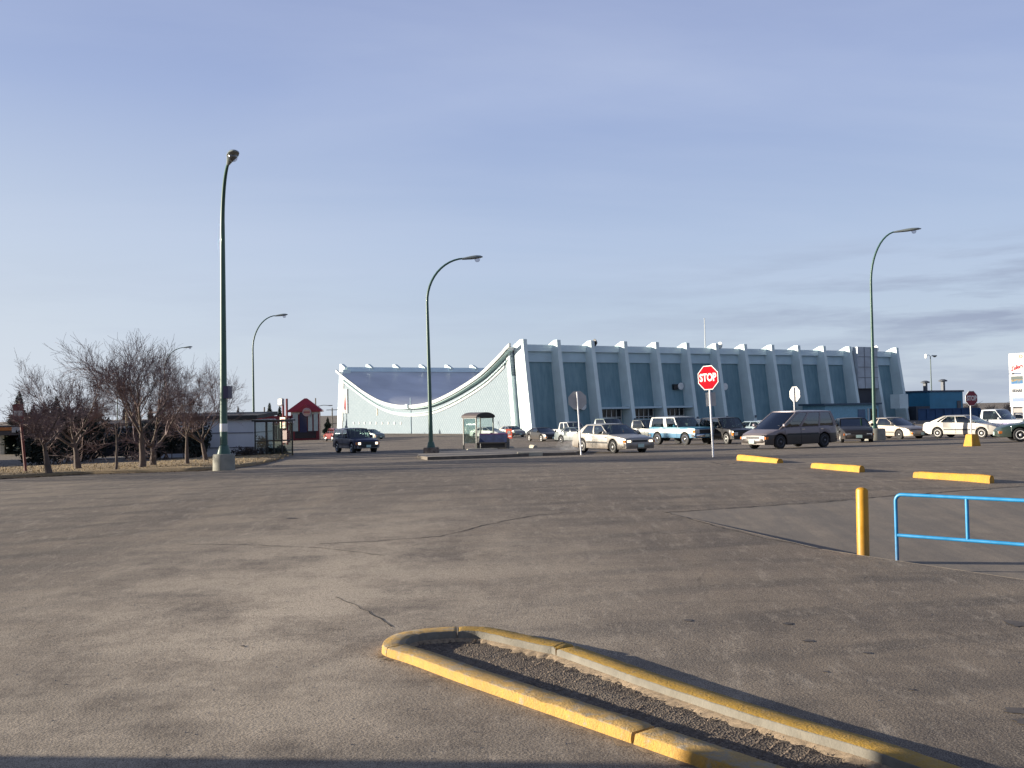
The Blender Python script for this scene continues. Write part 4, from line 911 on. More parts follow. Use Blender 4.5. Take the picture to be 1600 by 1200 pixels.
ST_={
 'sedan':dict(L=4.75,W=1.78,H=1.40,zs=.22,r=.315,xr=-1.33,xf=1.42,belt=.93,prof=[(-2.375,.62),(-2.33,.86),(-2.2,.96),(-1.45,.99),(.95,.95),(1.15,.93),(1.9,.82),(2.25,.70),(2.375,.55)],gh=(-1.85,-1.0,1.15,.28),pil=[(.0,.13),(.2,.03),(.55,.03),(.97,.03)],k=.17),
 'boxsedan':dict(L=4.7,W=1.72,H=1.36,zs=.21,r=.315,xr=-1.28,xf=1.38,belt=.88,prof=[(-2.35,.6),(-2.33,.84),(-2.26,.9),(-1.45,.92),(.85,.88),(1.0,.87),(1.8,.79),(2.25,.71),(2.33,.66),(2.35,.5)],gh=(-1.75,-1.12,1.02,.22),pil=[(.0,.14),(.5,.05),(.965,.035)],k=.12),
 'coupe':dict(L=4.5,W=1.78,H=1.3,zs=.2,r=.315,xr=-1.25,xf=1.35,belt=.88,prof=[(-2.25,.55),(-2.2,.8),(-2.05,.9),(-1.4,.93),(.85,.88),(1.0,.87),(1.8,.74),(2.1,.64),(2.25,.5)],gh=(-1.75,-.85,1.05,.1),pil=[(.0,.2),(.35,.05),(.97,.03)],k=.2),
 'suv':dict(L=4.4,W=1.75,H=1.68,zs=.32,r=.36,xr=-1.28,xf=1.38,belt=1.03,prof=[(-2.2,.7),(-2.19,1.0),(-2.1,1.05),(.7,1.02),(.85,1.01),(1.75,.95),(2.1,.88),(2.17,.8),(2.2,.55)],gh=(-2.14,-1.85,.85,.25),pil=[(0,.05),(.3,.035),(.62,.04),(.97,.03)],k=.1),
 'blazer':dict(L=4.7,W=1.98,H=1.82,zs=.45,r=.39,xr=-1.4,xf=1.38,belt=1.16,prof=[(-2.35,.75),(-2.34,1.1),(-2.25,1.16),(.55,1.16),(.72,1.15),(1.9,1.12),(2.28,1.08),(2.34,.98),(2.35,.6)],gh=(-2.28,-2.1,.68,.22),pil=[(0,.07),(.52,.11),(.965,.035)],k=.05),
 'van':dict(L=4.6,W=1.78,H=1.72,zs=.2,r=.33,xr=-1.35,xf=1.45,belt=1.0,prof=[(-2.3,.5),(-2.29,.9),(-2.22,1.02),(.9,1.0),(1.2,.96),(1.8,.83),(2.15,.72),(2.27,.62),(2.3,.45)],gh=(-2.2,-1.9,1.5,.32),pil=[(0,.06),(.3,.03),(.62,.045),(.9,.03),(.975,.025)],k=.17),
 'pickup':dict(L=5.2,W=1.92,H=1.75,zs=.42,r=.375,xr=-1.5,xf=1.65,belt=1.08,prof=[(-2.6,.7),(-2.59,1.06),(-2.5,1.08),(-.75,1.08),(.8,1.08),(.95,1.07),(2.1,1.02),(2.52,.96),(2.59,.85),(2.6,.6)],gh=(-.6,-.5,.92,.38),pil=[(0,.12),(.96,.045)],k=.05),
 'crewcab':dict(L=5.3,W=1.85,H=1.75,zs=.4,r=.37,xr=-1.55,xf=1.65,belt=1.08,prof=[(-2.65,.7),(-2.64,1.02),(-2.55,1.04),(-.95,1.04),(.85,1.06),(1.0,1.05),(2.1,1.0),(2.5,.93),(2.64,.82),(2.65,.6)],gh=(-.95,-.8,.95,.35),pil=[(0,.09),(.47,.07),(.96,.05)],k=.07),
}
def car(style,name,label,cat,loc,hd,pm,group=None,rim=ALLOY,rstyle='spoke',win=None,lit=False,low=None,bumper=None,grille=True,detail=2,hd_lab=None,stripe=None,roofm=None,amber=False,sc=1.,**ov):
    S=dict(ST_[style]);S.update(ov);t=thing(name,label,cat,loc,R(hd),group);t.scale=(sc,)*3
    W,H=S['W'],S['H'];Lh=S['L']/2;k=S['k'];r=S['r'];zs=S['zs'];win=win or WIN;bumper=bumper or pm
    hw=lambda x:W/2*(1-k*(abs(x)/Lh)**7-.02*max(0,abs(x)/Lh-.5))
    prof=lambda x:interp(x,S['prof'])
    ra=r*1.19
    def zb(x):
        z=zs+.03*max(0,(abs(x)/Lh-.75)*4)
        for xw in(S['xr'],S['xf']):
            if abs(x-xw)<ra: z=max(z,r+math.sqrt(max(0,ra*ra-(x-xw)**2)))
        return z
    xs_=set(x for x,_ in cpts(S['prof'],2))
    for xw in(S['xr'],S['xf']):
        for q in range(13): xs_.add(xw-ra*math.cos(PI*q/12)*1.0)
        xs_.add(xw-ra-.004);xs_.add(xw+ra+.004)
    xs_|={-Lh*.97,Lh*.97,-Lh*.93,Lh*.93,-Lh*.99,Lh*.99}
    xs_=sorted(x for x in xs_ if -Lh<=x<=Lh)
    b=MB();rings=[]
    for x in xs_:
        h=hw(x);zt=prof(x);z0=min(zb(x),zt-.05);d=zt-z0
        half=[(0,z0),(h*.93,z0),(h*.985,z0+.03*min(1,d)),(h,z0+d*.42),(h*.985,z0+d*.72),(h*.96,zt-.05*min(1,d)),(h*.9,zt-.004),(h*.55,zt+.018),(0,zt+.025)]
        rings.append([(x,y,z) for y,z in half]+[(x,-y,z) for y,z in half[-2:0:-1]])
    b.loft(rings)
    # greenhouse: roof, pillars and glass
    xa0,xa1,xf0,xf1=S['gh'];zbl=S['belt'];wb=W/2*.93;wr=W/2*(.78 if style not in('suv','van','blazer','pickup','crewcab') else .84);zr=H-.05
    def SP(f,kk,sd,off=0.):
        x=lerp(lerp(xa0,xf0,f),lerp(xa1,xf1,f),kk);ztb=min(prof(x if kk<.01 else lerp(xa0,xf0,f))-.012,zbl+.04)
        return Vector((x,sd*(lerp(wb,wr,kk)+.03*4*kk*(1-kk)-off),lerp(ztb,zr,kk)))
    pl=S['pil'];KS=[0,.25,.5,.75,.93,1.]
    bg_=MB()
    for sd in(-1,1):
        for f,w_ in pl+[(1.-.0,0.)]:
            f0,f1=f,min(1,f+w_)
            if w_==0: continue
            rg=[[SP(f0,q,sd),SP(f1,q,sd),SP(f1,q,sd,.05),SP(f0,q,sd,.05)] for q in KS];bg_.loft(rg)
        bg_.loft([[SP(f,.92,sd,-.003),SP(f,1.,sd,-.003),SP(f,1.,sd,.06),SP(f,.92,sd,.06)] for f in [i/8 for i in range(9)]])
    bow=lambda y,w_:.10*(1-(y/w_)**2)
    def roofp(u,v,dz=0.):
        y=lerp(-wr,wr,v);x=lerp(xa1-bow(y,wr)*.6,xf1+bow(y,wr),u);return Vector((x,y*1.0,zr+.05*(1-(2*v-1)**4)*(1-.5*(2*u-1)**4)+dz))
    b2=MB();b2.grid(lambda u,v:roofp(u,v),8,8);b2.grid(lambda u,v:roofp(u,v,-.05)-Vector((0,0,.0)),8,8)
    for sd in(0,1): b2.loft([[roofp(i/8,sd),roofp(i/8,sd,-.05)] for i in range(9)],False);b2.loft([[roofp(sd,i/8),roofp(sd,i/8,-.05)] for i in range(9)],False)
    body=b.build('body',pm,t,smooth=32)
    bg_.k=0;o=len(bg_.v);bg_.v+=b2.v;bg_.f+=[tuple(i+o for i in f) for f in b2.f];bg_.m+=b2.m
    rf=bg_.build('roof',roofm or pm,t,smooth=32)
    # glass
    def ws(front,u,kk):
        y0=lerp(-wb,wb,u);y1=lerp(-wr,wr,u)
        if front: x0=xf0+bow(y0,wb)*1.0;x1=xf1+bow(y1,wr)
        else: x0=xa0-bow(y0,wb)*.6;x1=xa1-bow(y1,wr)*.6
        zb_=min(prof(xf0 if front else xa0)-.0,zbl+.03)
        return Vector((lerp(x0,x1,kk),lerp(y0,y1,kk)*.985,lerp(zb_,zr-.012,kk)))
    b=MB();b.grid(lambda u,v:ws(True,.03+.94*u,v*.985),8,3);b.build('windshield',win,t,smooth=60)
    b=MB();b.grid(lambda u,v:ws(False,.04+.92*u,.05+v*.9),8,3);b.build('rear_window',win,t,smooth=60)
    for sd in(-1,1):
        for (fa,wa),(fb_,_) in zip(pl,pl[1:]):
            b=MB();b.grid(lambda u,v:SP(lerp(fa+wa,fb_,u),.02+.9*v,sd,.014),3,4);b.build('side_window',win,t,smooth=60)
    # chassis, seats
    b=MB();b.box((0,0,(zs+.62)/2+.02),(S['L']*.9,W-.56,.62-zs));b.build('underbody',CHS,t)
    b=MB()
    for xx in ([lerp(xa0,xf0,.62)]+([lerp(xa0,xf0,.28)] if style not in('pickup',) else [])):
        for sd in(-1,1): b.box((xx-.15,sd*.38,zbl),(.14,.48,.45),M=Matrix.Rotation(R(-10),3,'Y'));b.box((xx-.2,sd*.38,min(H-.28,zbl+.3)),(.1,.26,.18))
    b.box((xf0-.35,0,zbl),(.3,W*.74,.12));b.build('seats',SEATM,t)
    # wheels
    tw=.2 if r<.34 else .25
    for xw in(S['xr'],S['xf']):
        for sd in(-1,1): wheel(t,xw,sd*(W/2-tw/2-.015),r,tw,rim,rstyle)
    if detail<1: return t
    # ends
    he=hw(Lh)
    def endbox(name,x0,y,z,dx,dy,dz,m,par=t,bv=0):
        b=MB();b.box((x0,y,z),(dx,dy,dz));o=b.build(name,m,par)
        if bv: bevel(o,bv,2)
        return o
    tall=style in('suv','blazer','pickup','crewcab')
    zf=prof(Lh*.985)
    hz=(zf-.1 if not tall else zf-.14);hh=.12 if not tall else .2
    for sd in(-1,1):
        endbox('headlight',Lh*.985+.005,sd*(he-.17),hz,.07,(.3 if not tall else .26)*(.7 if lit else 1),hh*(.8 if lit else 1),HLG if lit else HLM,bv=.02)
        b=MB();b.box((Lh*.955,sd*(hw(Lh*.955)-.01),hz),(.2,.05,hh*.9));b.build('indicator',AMB,t)
        zr_=prof(-Lh*.985)
        endbox('tail_light',-Lh*.985-.004,sd*(he-.17),zr_-.12 if not tall else zr_-.25,.06,.26,.16 if not tall else .32,TLM,bv=.01)
    if grille: endbox('grille',Lh*.985+.004,0,hz-.01,.06,(he-.36)*2,hh*1.05 if not tall else .26,TRIM if grille is True else grille)
    def bumpr(front):
        s=1 if front else -1;b=MB();rg=[];zc=zs+(.2 if not tall else .16);hb=.11 if not tall else .09
        for i in range(11):
            y=lerp(-1,1,i/10)*he*1.06;x=s*(Lh+.055-.13*abs(i/5-1)**4)
            rg.append([(x-s*.22,y,zc-hb),(x,y,zc-hb*.8),(x+s*.02,y,zc),(x,y,zc+hb*.8),(x-s*.22,y,zc+hb)])
        b.loft(rg);b.build('bumper',bumper,t,smooth=40)
    bumpr(True);bumpr(False)
    endbox('number_plate',Lh+.083,0,zs+.17,.012,.32,.16,PLT);endbox('number_plate',-Lh-.083,0,zs+.2,.012,.32,.16,PLT)
    # side details
    zm=zs+(S['belt']-zs)*.42
    for sd in(-1,1):
        if low:
            pts=[x for x in [S['xr']+ra+.03,0,S['xf']-ra-.03]]
            b=MB();b.loft([[(x,sd*(hw(x)-.01),low-.04),(x,sd*(hw(x)+.012),low-.03),(x,sd*(hw(x)+.012),low+.03),(x,sd*(hw(x)-.01),low+.04)] for x in pts]);b.build('side_moulding',stripe or TRIM,t)
        b=MB();fs=[pl[i][0]+pl[i][1]/2 for i in range(1,len(pl))]
        xsm=[lerp(xa0,xf0,f) for f in fs]
        for x in xsm[:3]:
            if S['xr']+ra*.5<x<S['xf']-ra*.6 or True:
                ztp=min(prof(x),S['belt'])-.06;z0=max(zb(x)+.06,zs+.06)
                if ztp-z0>.15:
                    d=prof(x)-zb(x)
                    b.loft([[(x-.008,sd*(hw(x)*.962),z),(x-.008,sd*(hw(x)*q_+.003),z),(x+.008,sd*(hw(x)*q_+.003),z),(x+.008,sd*(hw(x)*.962),z)] for z,q_ in ((z0,.99),(zb(x)+d*.42,1.),(zb(x)+d*.72,.985),(ztp,.965))])
        if b.v: b.build('door_seam',CHS,t)
        for x in xsm[:2]:
            if style in('coupe','pickup','blazer') and x!=xsm[0]: continue
            b=MB();b.box((x-.0+(.13 if False else -.14) if x>xa0+.4 else x+.2,sd*(hw(x)*.98),S['belt']-.13),(.17,.04,.035));b.build('door_handle',TRIM if bumper is TRIM else CHR,t)
        b=MB();b.lathe([(.01,-.09),(.07,-.07),(.085,0),(.07,.07),(.01,.09)],10,'Y');b.v=[(xf0-.22+x*.7,sd*(wb+.11)+y,S['belt']+.07+z) for x,y,z in b.v];b.build('mirror',pm if bumper is not TRIM else TRIM,t,smooth=60)
    return t
P=lambda *a,**k:paint(*a,**k)
SILV=P('silver_paint',[(0,(.36,.345,.32))],dirt=.75,metal=.25);CHAM=P('champagne_paint',[(0,(.36,.315,.265))],metal=.25,dirt=.3);WSV=P('white_silver_paint',[(0,(.42,.4,.365))],metal=.2,dirt=.3)
VANP=P('mauve_grey_paint',[(0,(.035,.032,.034)),(.66,(.2,.175,.19))],metal=.3,dirt=.25);BLU=P('dark_blue_paint',[(0,(.2,.2,.22)),(.5,(.012,.016,.06))],dirt=.4);BLZ=P('blazer_paint',[(0,(.025,.14,.26)),(.76,(.55,.55,.53)),(1.02,(.02,.13,.22)),(1.1,(.04,.2,.27))],dirt=.2)
WHT=P('white_paint',[(0,(.52,.52,.5))],dirt=.25);BLK=P('black_paint',[(0,(.012,.012,.014))],dirt=.3);GRN=P('dark_green_paint',[(0,(.012,.035,.03))],dirt=.25);RED=P('red_paint',[(0,(.17,.008,.01))],dirt=.25)
GGR=P('grey_green_paint',[(0,(.2,.24,.23))],metal=.3,dirt=.3);LBL=P('pale_blue_paint',[(0,(.42,.52,.55))],dirt=.25);NAV=P('charcoal_paint',[(0,(.03,.035,.045))],dirt=.2);PKP=P('two_tone_truck_paint',[(0,(.07,.06,.2)),(.85,(.62,.64,.65))],dirt=.2);DGT=P('dark_green_truck_paint',[(0,(.03,.045,.045))],dirt=.3);TEAL=P('grey_teal_paint',[(0,(.08,.11,.12))],dirt=.3)
def gx(px,Y): 
    q=at(px,660,Y);return Vector((q.x,Y,G(q.x,Y)))
K1='moving vehicles on the lot road';K2='cars parked in front of the arena'
sed=car('boxsedan','sedan','silver boxy sedan with muddy sills and lit headlights driving past the grey sign back','car',gx(955,47.3),-63,SILV,K1,STEEL,'dish',lit=True,low=.5,bumper=SILV,grille=True)
van=car('van','minivan','two tone mauve and black minivan heading left behind the red stop sign','van',gx(1233,46.5),211,VANP,K1,mat('dark_rim',(.08,.08,.09),.4,metal=.5),'spoke',win=WIND,lit=False,low=.66,bumper=VANP,grille=CHR)
suvc=car('suv','suv','small dark blue suv with lit headlights coming toward us on the left','suv',gx(555,69),-59,BLU,K1,ALLOY,lit=True,low=.62,bumper=TRIM)
car('blazer','off_roader','white and turquoise striped two door off roader with chrome wheels','suv',gx(1066,65.5),-60,BLZ,K2,CHR,low=None,bumper=CHR,roofm=WHT)
car('coupe','coupe','champagne coupe parked behind the right street lamp footing','car',gx(1396,65.5),-67,CHAM,K2,mat('dark_alloy',(.2,.2,.2),.3,metal=.7),low=.46,bumper=CHAM,L=4.8,H=1.4,belt=.93)
car('sedan','sedan','white silver sedan with bright alloy wheels behind the yellow based stop sign','car',gx(1508,62),-51,WSV,K2,WHR,low=.52,bumper=WSV)
car('sedan','sedan','black sedan half hidden behind the rear of the minivan','car',gx(1331,58),-100,BLK,K2,STEEL,win=WIND)
car('pickup','pickup_truck','white and violet pickup at the right between the white sedan and the mall sign','pickup truck',gx(1556,66),-52,PKP,K2,ALLOY,bumper=CHR)
car('coupe','sports_car','dark green car cut off by the right edge, white five hole wheels','car',gx(1638,47),164,GRN,K2,WHR,bumper=GRN,amber=True)
car('sedan','sedan','white car mostly hidden behind the pickup near the mall sign','car',gx(1592,90),-40,WHT,K2)
car('suv','suv','black suv parked just right of the striped off roader','suv',gx(1135,64),-72,BLK,K2,STEEL,bumper=TRIM,win=WIN)
car('pickup','pickup_truck','white pickup cab showing above the black suv hood','pickup truck',gx(1128,86),-56,WHT,K2,bumper=CHR)
car('sedan','sedan','pale blue car seen through the gap left of the minivan','car',gx(1172,84),150,LBL,K2)
car('sedan','sedan','white car farther back, only its roof showing by the minivan windshield','car',gx(1190,104),150,WHT,K2)
car('suv','suv','navy suv behind the red stop sign pole beside the off roader','suv',gx(1104,80),-70,NAV,K2,win=WIN,bumper=TRIM)
car('pickup','pickup_truck','dark pickup with a pale front fender parked left of the off roader','pickup truck',gx(1006,82),-48,DGT,K2,bumper=CHR)
car('pickup','pickup_truck','grey green pickup cab above the silver sedan roof','pickup truck',gx(950,84),-52,P('pale_green_paint',[(0,(.07,.11,.1))]),K2,win=WIND,sc=1.12)
car('crewcab','pickup_truck','white crew cab pickup parked before the first blue panels','pickup truck',gx(893,96),-58,WHT,K2,STEEL,bumper=TRIM)
car('sedan','sedan','grey teal car in front of the white crew cab pickup','car',gx(903,83),-50,TEAL,K2,sc=.92)
car('coupe','coupe','black coupe with bright white wheels parked at the foot of the first pylon','car',gx(848,95),-66,BLK,K2,WHR,win=WIND)
car('sedan','sedan','silver sedan seen through the bus shelter glass','car',gx(762,124),-40,P('pale_silver_paint',[(0,(.55,.55,.53))]),K2,WHR,win=WIN)
car('sedan','sedan','silver sedan with a shaded front right of the bus shelter','car',gx(799,127),-62,SILV,K2,win=WIN)
car('sedan','sedan','grey green sedan alone before the arena end wall','car',gx(578,138),-46,GGR,K2,win=WIN)
car('suv','suv','red and white suv parked by the restaurant','suv',gx(523,132),118,RED,K2,win=WIND,bumper=WHT)
car('sedan','sedan','dark red sedan behind the blue suv roof','car',gx(545,128),-42,P('maroon_paint',[(0,(.06,.015,.025))]),K2,win=WIN)
# dark delivery truck in the shade behind the trees
NT=P('navy_truck_paint',[(0,(.008,.009,.014))],dirt=.1,rough=.7,coat=0.)
t=car('van','delivery_van','dark van with a pale lit nose parked in the shade behind the trees','van',gx(183,70),186,NT,None,STEEL,win=WIND,L=5.6,H=2.1,belt=1.2,W=2.0,prof=[(-2.8,.6),(-2.79,1.1),(-2.7,1.22),(1.6,1.2),(1.9,1.16),(2.5,1.05),(2.75,.95),(2.8,.5)],gh=(-2.7,-2.6,2.1,1.4),xr=-1.7,xf=1.8)
car('suv','suv','black vehicle in deep shade under the leaning tree','suv',gx(272,66),180,BLK,None,STEEL,win=WIND)
# the driver of the minivan
SK=mat('skin',(.42,.25,.18),.55);JK=mat('dark_jacket',(.03,.03,.045),.85);HR=mat('dark_hair',(.02,.014,.01),.7)
def driver(par,x,y,z,hd):
    M=par.matrix_basis;pts={'pelvis':(0,0,0,.15),'waist':(-.03,0,.2,.14),'chest':(-.05,0,.42,.16),'neck':(-.03,0,.6,.055),'chin':(.0,0,.66,.07),'head':(.0,0,.745,.095),'crown':(-.01,0,.82,.075),
      'sl':(-.04,.18,.5,.07),'el':(.14,.24,.28,.048),'wl':(.36,.15,.32,.035),'hl':(.44,.13,.35,.03),'sr':(-.04,-.18,.5,.07),'er':(.14,-.24,.28,.048),'wr':(.36,-.15,.32,.035),'hr':(.44,-.13,.35,.03),
      'kl':(.42,.12,.08,.08),'al':(.6,.12,-.3,.05),'kr':(.42,-.12,.08,.08),'ar':(.6,-.12,-.3,.05),'nose':(.1,0,.735,.018)}
    nm=list(pts);E=[('pelvis','waist'),('waist','chest'),('chest','neck'),('neck','chin'),('chin','head'),('head','crown'),('head','nose'),('chest','sl'),('sl','el'),('el','wl'),('wl','hl'),('chest','sr'),('sr','er'),('er','wr'),('wr','hr'),('pelvis','kl'),('kl','al'),('pelvis','kr'),('kr','ar')]
    for h in'lr':
        s=1 if h=='l' else -1
        for i in range(5):
            n=f'f{i}{h}';pts[n]=(.5-.02*abs(i-2)+(-.05 if i==4 else 0),s*(.13-.035+.018*i),.37 if i<4 else .33,.009);E.append(('h'+h,n))
    nm=list(pts)
    me=bpy.data.meshes.new('person');me.from_pydata([pts[n][:3] for n in nm],[(nm.index(a),nm.index(c)) for a,c in E],[]);me.materials.append(JK);me.materials.append(SK)
    o=bpy.data.objects.new('person',me);COL.objects.link(o);sk=o.modifiers.new('skin','SKIN');sk.use_smooth_shade=True
    for i,n in enumerate(nm): me.skin_vertices[0].data[i].radius=(pts[n][3],)*2;me.skin_vertices[0].data[i].use_root=(n=='pelvis')
    o.modifiers.new('sub','SUBSURF').levels=1
    bpy.context.view_layer.update();dg=bpy.context.evaluated_depsgraph_get();m2=bpy.data.meshes.new_from_object(o.evaluated_get(dg));o.modifiers.clear();o.data=m2
    m2.materials.clear();m2.materials.append(JK);m2.materials.append(SK)
    for f in m2.polygons:
        c=f.center;f.material_index=1 if (c.z>.585 or c.x>.38 and c.z>.27) else 0
    b=MB();b.lathe([(.001,.0),(.07,-.01),(.1,-.05),(.112,-.11),(.1,-.17),(.085,-.2)],14);b.v=[(a-.025 if a<.04 else a*.55-.0,c,d+.87) for a,c,d in b.v];b.build('hair',HR,o,smooth=60)
    b=MB()
    for s in(-1,1): b.lathe([(.001,-.012),(.012,0),(.001,.012)],8,'X',(.092,s*.035,.755));b.lathe([(.001,-.01),(.03,0),(.001,.01)],8,'Y',(0,s*.1,.745))
    b.box((.088,0,.69),(.02,.05,.012));b.build('face_features',SK,o)
    o.location=Matrix.Translation(par.location)@Matrix.Rotation(par.rotation_euler.z,4,'Z')@Vector((x,y,z));o.rotation_euler.z=par.rotation_euler.z+R(hd);return o
tag(driver(van,.12,.38,.72,0),'driver in a dark jacket at the wheel of the minivan','person')
# exhaust plume behind the silver sedan
m,nt_,b_=new_mat('exhaust_mist');nt_.nodes.remove(b_);pv=N(nt_,'ShaderNodeVolumePrincipled');pv.inputs['Color'].default_value=(.92,.93,.95,1)
v_=coord(nt_,kind='Object');nz=noise(nt_,v_,2.2,4);mr=ramp(nt_,nz,[(.42,0.),(.7,1.)]);mm=N(nt_,'ShaderNodeMath',operation='MULTIPLY');mm.inputs[1].default_value=.9;L(nt_,mr,mm.inputs[0]);L(nt_,mm.outputs[0],pv.inputs['Density']);L(nt_,pv.outputs[0],nt_.nodes['Material Output'].inputs['Volume'])
b=MB();b.lathe([(.01,-.2),(.5,-.14),(.85,.1),(.7,.42),(.3,.6),(.01,.64)],16);q=gx(893,49.5)
o=b.build('exhaust_plume',m,smooth=80,loc=(q.x,q.y,q.z+.22));o.scale=(1.0,.6,.75);tag(o,kind='stuff')
# ---------------------------------------------------------------- grass verge
def grass_mat():
    m,nt,b=new_mat('dry_grass');v=coord(nt);n=noise(nt,v,1.2,5,.65);f=noise(nt,v,40,3,.7)
    c=ramp(nt,n,[(.3,(.25,.17,.085)),(.55,(.33,.235,.12)),(.75,(.2,.15,.075))]);c=mixc(nt,ramp(nt,f,[(.3,.6),(.55,0.)]),c,(.09,.06,.03));L(nt,c,b.inputs['Base Color']);b.inputs['Roughness'].default_value=.95
    bump(nt,b,f,.8,.05);return m
GRS=grass_mat()
front=[(-260,762),(-60,752),(0,748.5),(60,745.5),(130,741.5),(220,739),(300,736.5),(350,733.5),(395,728),(430,720),(447,713)]
back=[(-260,742),(-60,736),(0,733),(60,730.5),(130,727.5),(220,724),(300,718),(350,714),(395,710),(430,708),(446,709)]
fp=[gp(*q) for q in front];bp_=[gp(*q) for q in back]
def up(q,h): return Vector((q.x,q.y,G(q.x,q.y)+h))
vrow=[]
for a,c in zip(cpts([(q.x,q.y) for q in fp],5),cpts([(q.x,q.y) for q in bp_],5)):
    a=Vector((*a,0));c=Vector((*c,0));vrow.append([up(a,-.02),up(a.lerp(c,.01),.09)]+[up(a.lerp(c,t),.1+.05*math.sin(t*PI)+random.uniform(-.015,.015)) for t in(.06,.2,.4,.6,.8,.96)]+[up(c,-.02)])
b=MB();b.loft(vrow,False);tag(b.build('grass_verge',GRS,smooth=60),kind='structure')
b=MB()
for i in range(3500):
    r=random.choice(vrow[:-1]);k=random.randrange(2,6);q=r[k].lerp(r[k+1],random.random());q=q+Vector((random.uniform(-.6,.6),random.uniform(-.3,.3),0))
    h=random.uniform(.02,.07);a=random.random()*6.3;dx,dy=math.cos(a)*.02,math.sin(a)*.02
    b.add([(q.x-dx,q.y-dy,q.z-.02),(q.x+dx,q.y+dy,q.z-.02),(q.x+random.uniform(-.06,.06),q.y+random.uniform(-.06,.06),q.z+h)],[(0,1,2)])
tag(b.build('grass',mat('grass_blade',(.33,.24,.12),.9,var=.35,scale=4),fix=False),kind='stuff')
# leaf and dirt litter in the gutter
b=MB()
for i in range(1500):
    k=random.randrange(len(vrow)-1);q=vrow[k][0].lerp(vrow[k+1][0],random.random());q=q+Vector((random.gauss(0,.15),-abs(random.gauss(0,.35)),0));z=G(q.x,q.y)+.008;s=random.uniform(.02,.06);a=random.random()*6
    b.add([(q.x+s*math.cos(a+j*1.57),q.y+s*math.sin(a+j*1.57),z+random.uniform(0,.02)) for j in range(4)],[(0,1,2,3)])
tag(b.build('leaf_litter',mat('litter_brown',(.12,.07,.035),.95,var=.4,scale=5),fix=False),kind='stuff')
# ---------------------------------------------------------------- bare trees
BARK=mat('grey_brown_bark',(.1,.075,.062),.9,var=.3,scale=6,bmp=.3);TWIG=mat('twig_brown',(.16,.115,.115),.85,var=.3,scale=2)
def bare_tree(loc,H,spread,trunk_h,tr,label,seed,nl=5,lean=(0,0),density=1.,cr=None,group='bare trees on the verge'):
    rnd=random.Random(seed);t=thing('bare_tree',label,'tree',loc,0,group)
    bt=MB();bc=MB()
    def branch(p,d,l,r,lev):
        n=5 if lev<2 else 4 if lev<3 else 3;pts=[p];rs=[r];dd=d.copy();q=p.copy()
        for i in range(n):
            dd=(dd+Vector((rnd.gauss(0,.1),rnd.gauss(0,.1),rnd.gauss(.035,.06)))).normalized();q=q+dd*l/n;pts.append(q.copy());rs.append(max(.004,r*(1-.62*(i+1)/n)))
        (bt if lev<2 else bc).tube(pts,rs,8 if lev==0 else 6 if lev==1 else 4 if lev==2 else 3,caps=lev<2)
        if lev>=5: return
        kids=[0,6,6,5,3][lev] if lev else nl
        kids=max(2,int(kids*density+rnd.random()))
        for k in range(kids):
            if lev==0: f=rnd.uniform(.75,1.)
            else: f=rnd.uniform(.25,1.)
            i=min(n-1,int(f*n));pp=pts[i].lerp(pts[i+1],f*n-i);dr=(pts[i+1]-pts[i]).normalized()
            a=rnd.random()*2*PI+k*2.4;ax=dr.orthogonal().normalized();ax.rotate(Matrix.Rotation(a,3,dr))
            ang=rnd.uniform(.4,.9) if lev else rnd.uniform(.5,1.0)*spread
            nd=(dr*math.cos(ang)+ax*math.sin(ang));nd.z+=.12 if lev else .1;nd.normalize()
            ll=l*rnd.uniform(.45,.75) if lev else (H-trunk_h)*rnd.uniform(.5,.75)
            branch(pp,nd,ll,max(.004,rs[i]*(.58 if lev else .66)),lev+1)
    branch(Vector((0,0,-.15)),Vector((lean[0],lean[1],1)).normalized(),trunk_h+.15,tr,0)
    zs_=sorted(v[2] for v in bc.v);rs_=sorted(math.hypot(v[0],v[1]) for v in bc.v);kz=H/zs_[int(len(zs_)*.9993)];kr=(cr or H*.55)/rs_[int(len(rs_)*.985)]
    for m_b in (bt,bc): m_b.v=[(lambda w_:(v[0]*lerp(1,kr,w_),v[1]*lerp(1,kr,w_),v[2]*lerp(1,kz,w_)))(sstep(v[2],trunk_h*.4,trunk_h+.8)) for v in m_b.v]
    bt.build('trunk',BARK,t,smooth=70,fix=False);bc.build('crown',TWIG,t,fix=False);return t
def tree_at(px,py,topy,cpx,*a,**k):
    p=gp(px,py,.1);k['cr']=cpx*p.y/F;H=at(px,topy,p.y).z-p.z;return bare_tree(p,H,*a,**k)
tree_at(77,739,592,84,1.25,1.0,.13,'low spreading bare tree at the left end of the verge',11,nl=6)
tree_at(123,733,552,92,1.1,1.15,.15,'bare forked tree with pale bark patches, second from the left',12,nl=6)
tree_at(180,734,615,26,.9,1.3,.06,'thin bent bare sapling between bigger trees',13,nl=4,lean=(.12,0),density=.6)
tree_at(221,731,519,112,.95,1.5,.15,'tallest bare tree in the middle of the verge',14,nl=6)
tree_at(238,728,545,95,1.3,.9,.17,'wide bare tree with a thick right leaning limb',15,nl=6,lean=(.1,0))
tree_at(293,726,572,62,1.0,1.4,.1,'slim upright bare tree with pale trunk right of the leaning tree',16,nl=5)
tree_at(323,721,566,84,1.15,1.2,.14,'bare tree beside the white shed and tall street lamp',17,nl=6)
for (X,Y,H,sd) in((-40,52,5.,21),(-33,58,6.,22)):
    bare_tree(Vector((X,Y,G(X,Y))),H,1.1,1.3,.14,'bare tree partly beyond the left edge' if 0 else ['bare tree far left in the shade behind the red post','bare tree behind the forked tree'][sd-21],sd,nl=5,density=.9)
bare_tree(Vector((-24.5,34,G(-24.5,34))),5.5,1.1,1.2,.14,'bare tree out of frame left casting shade on the road',23,density=.9)
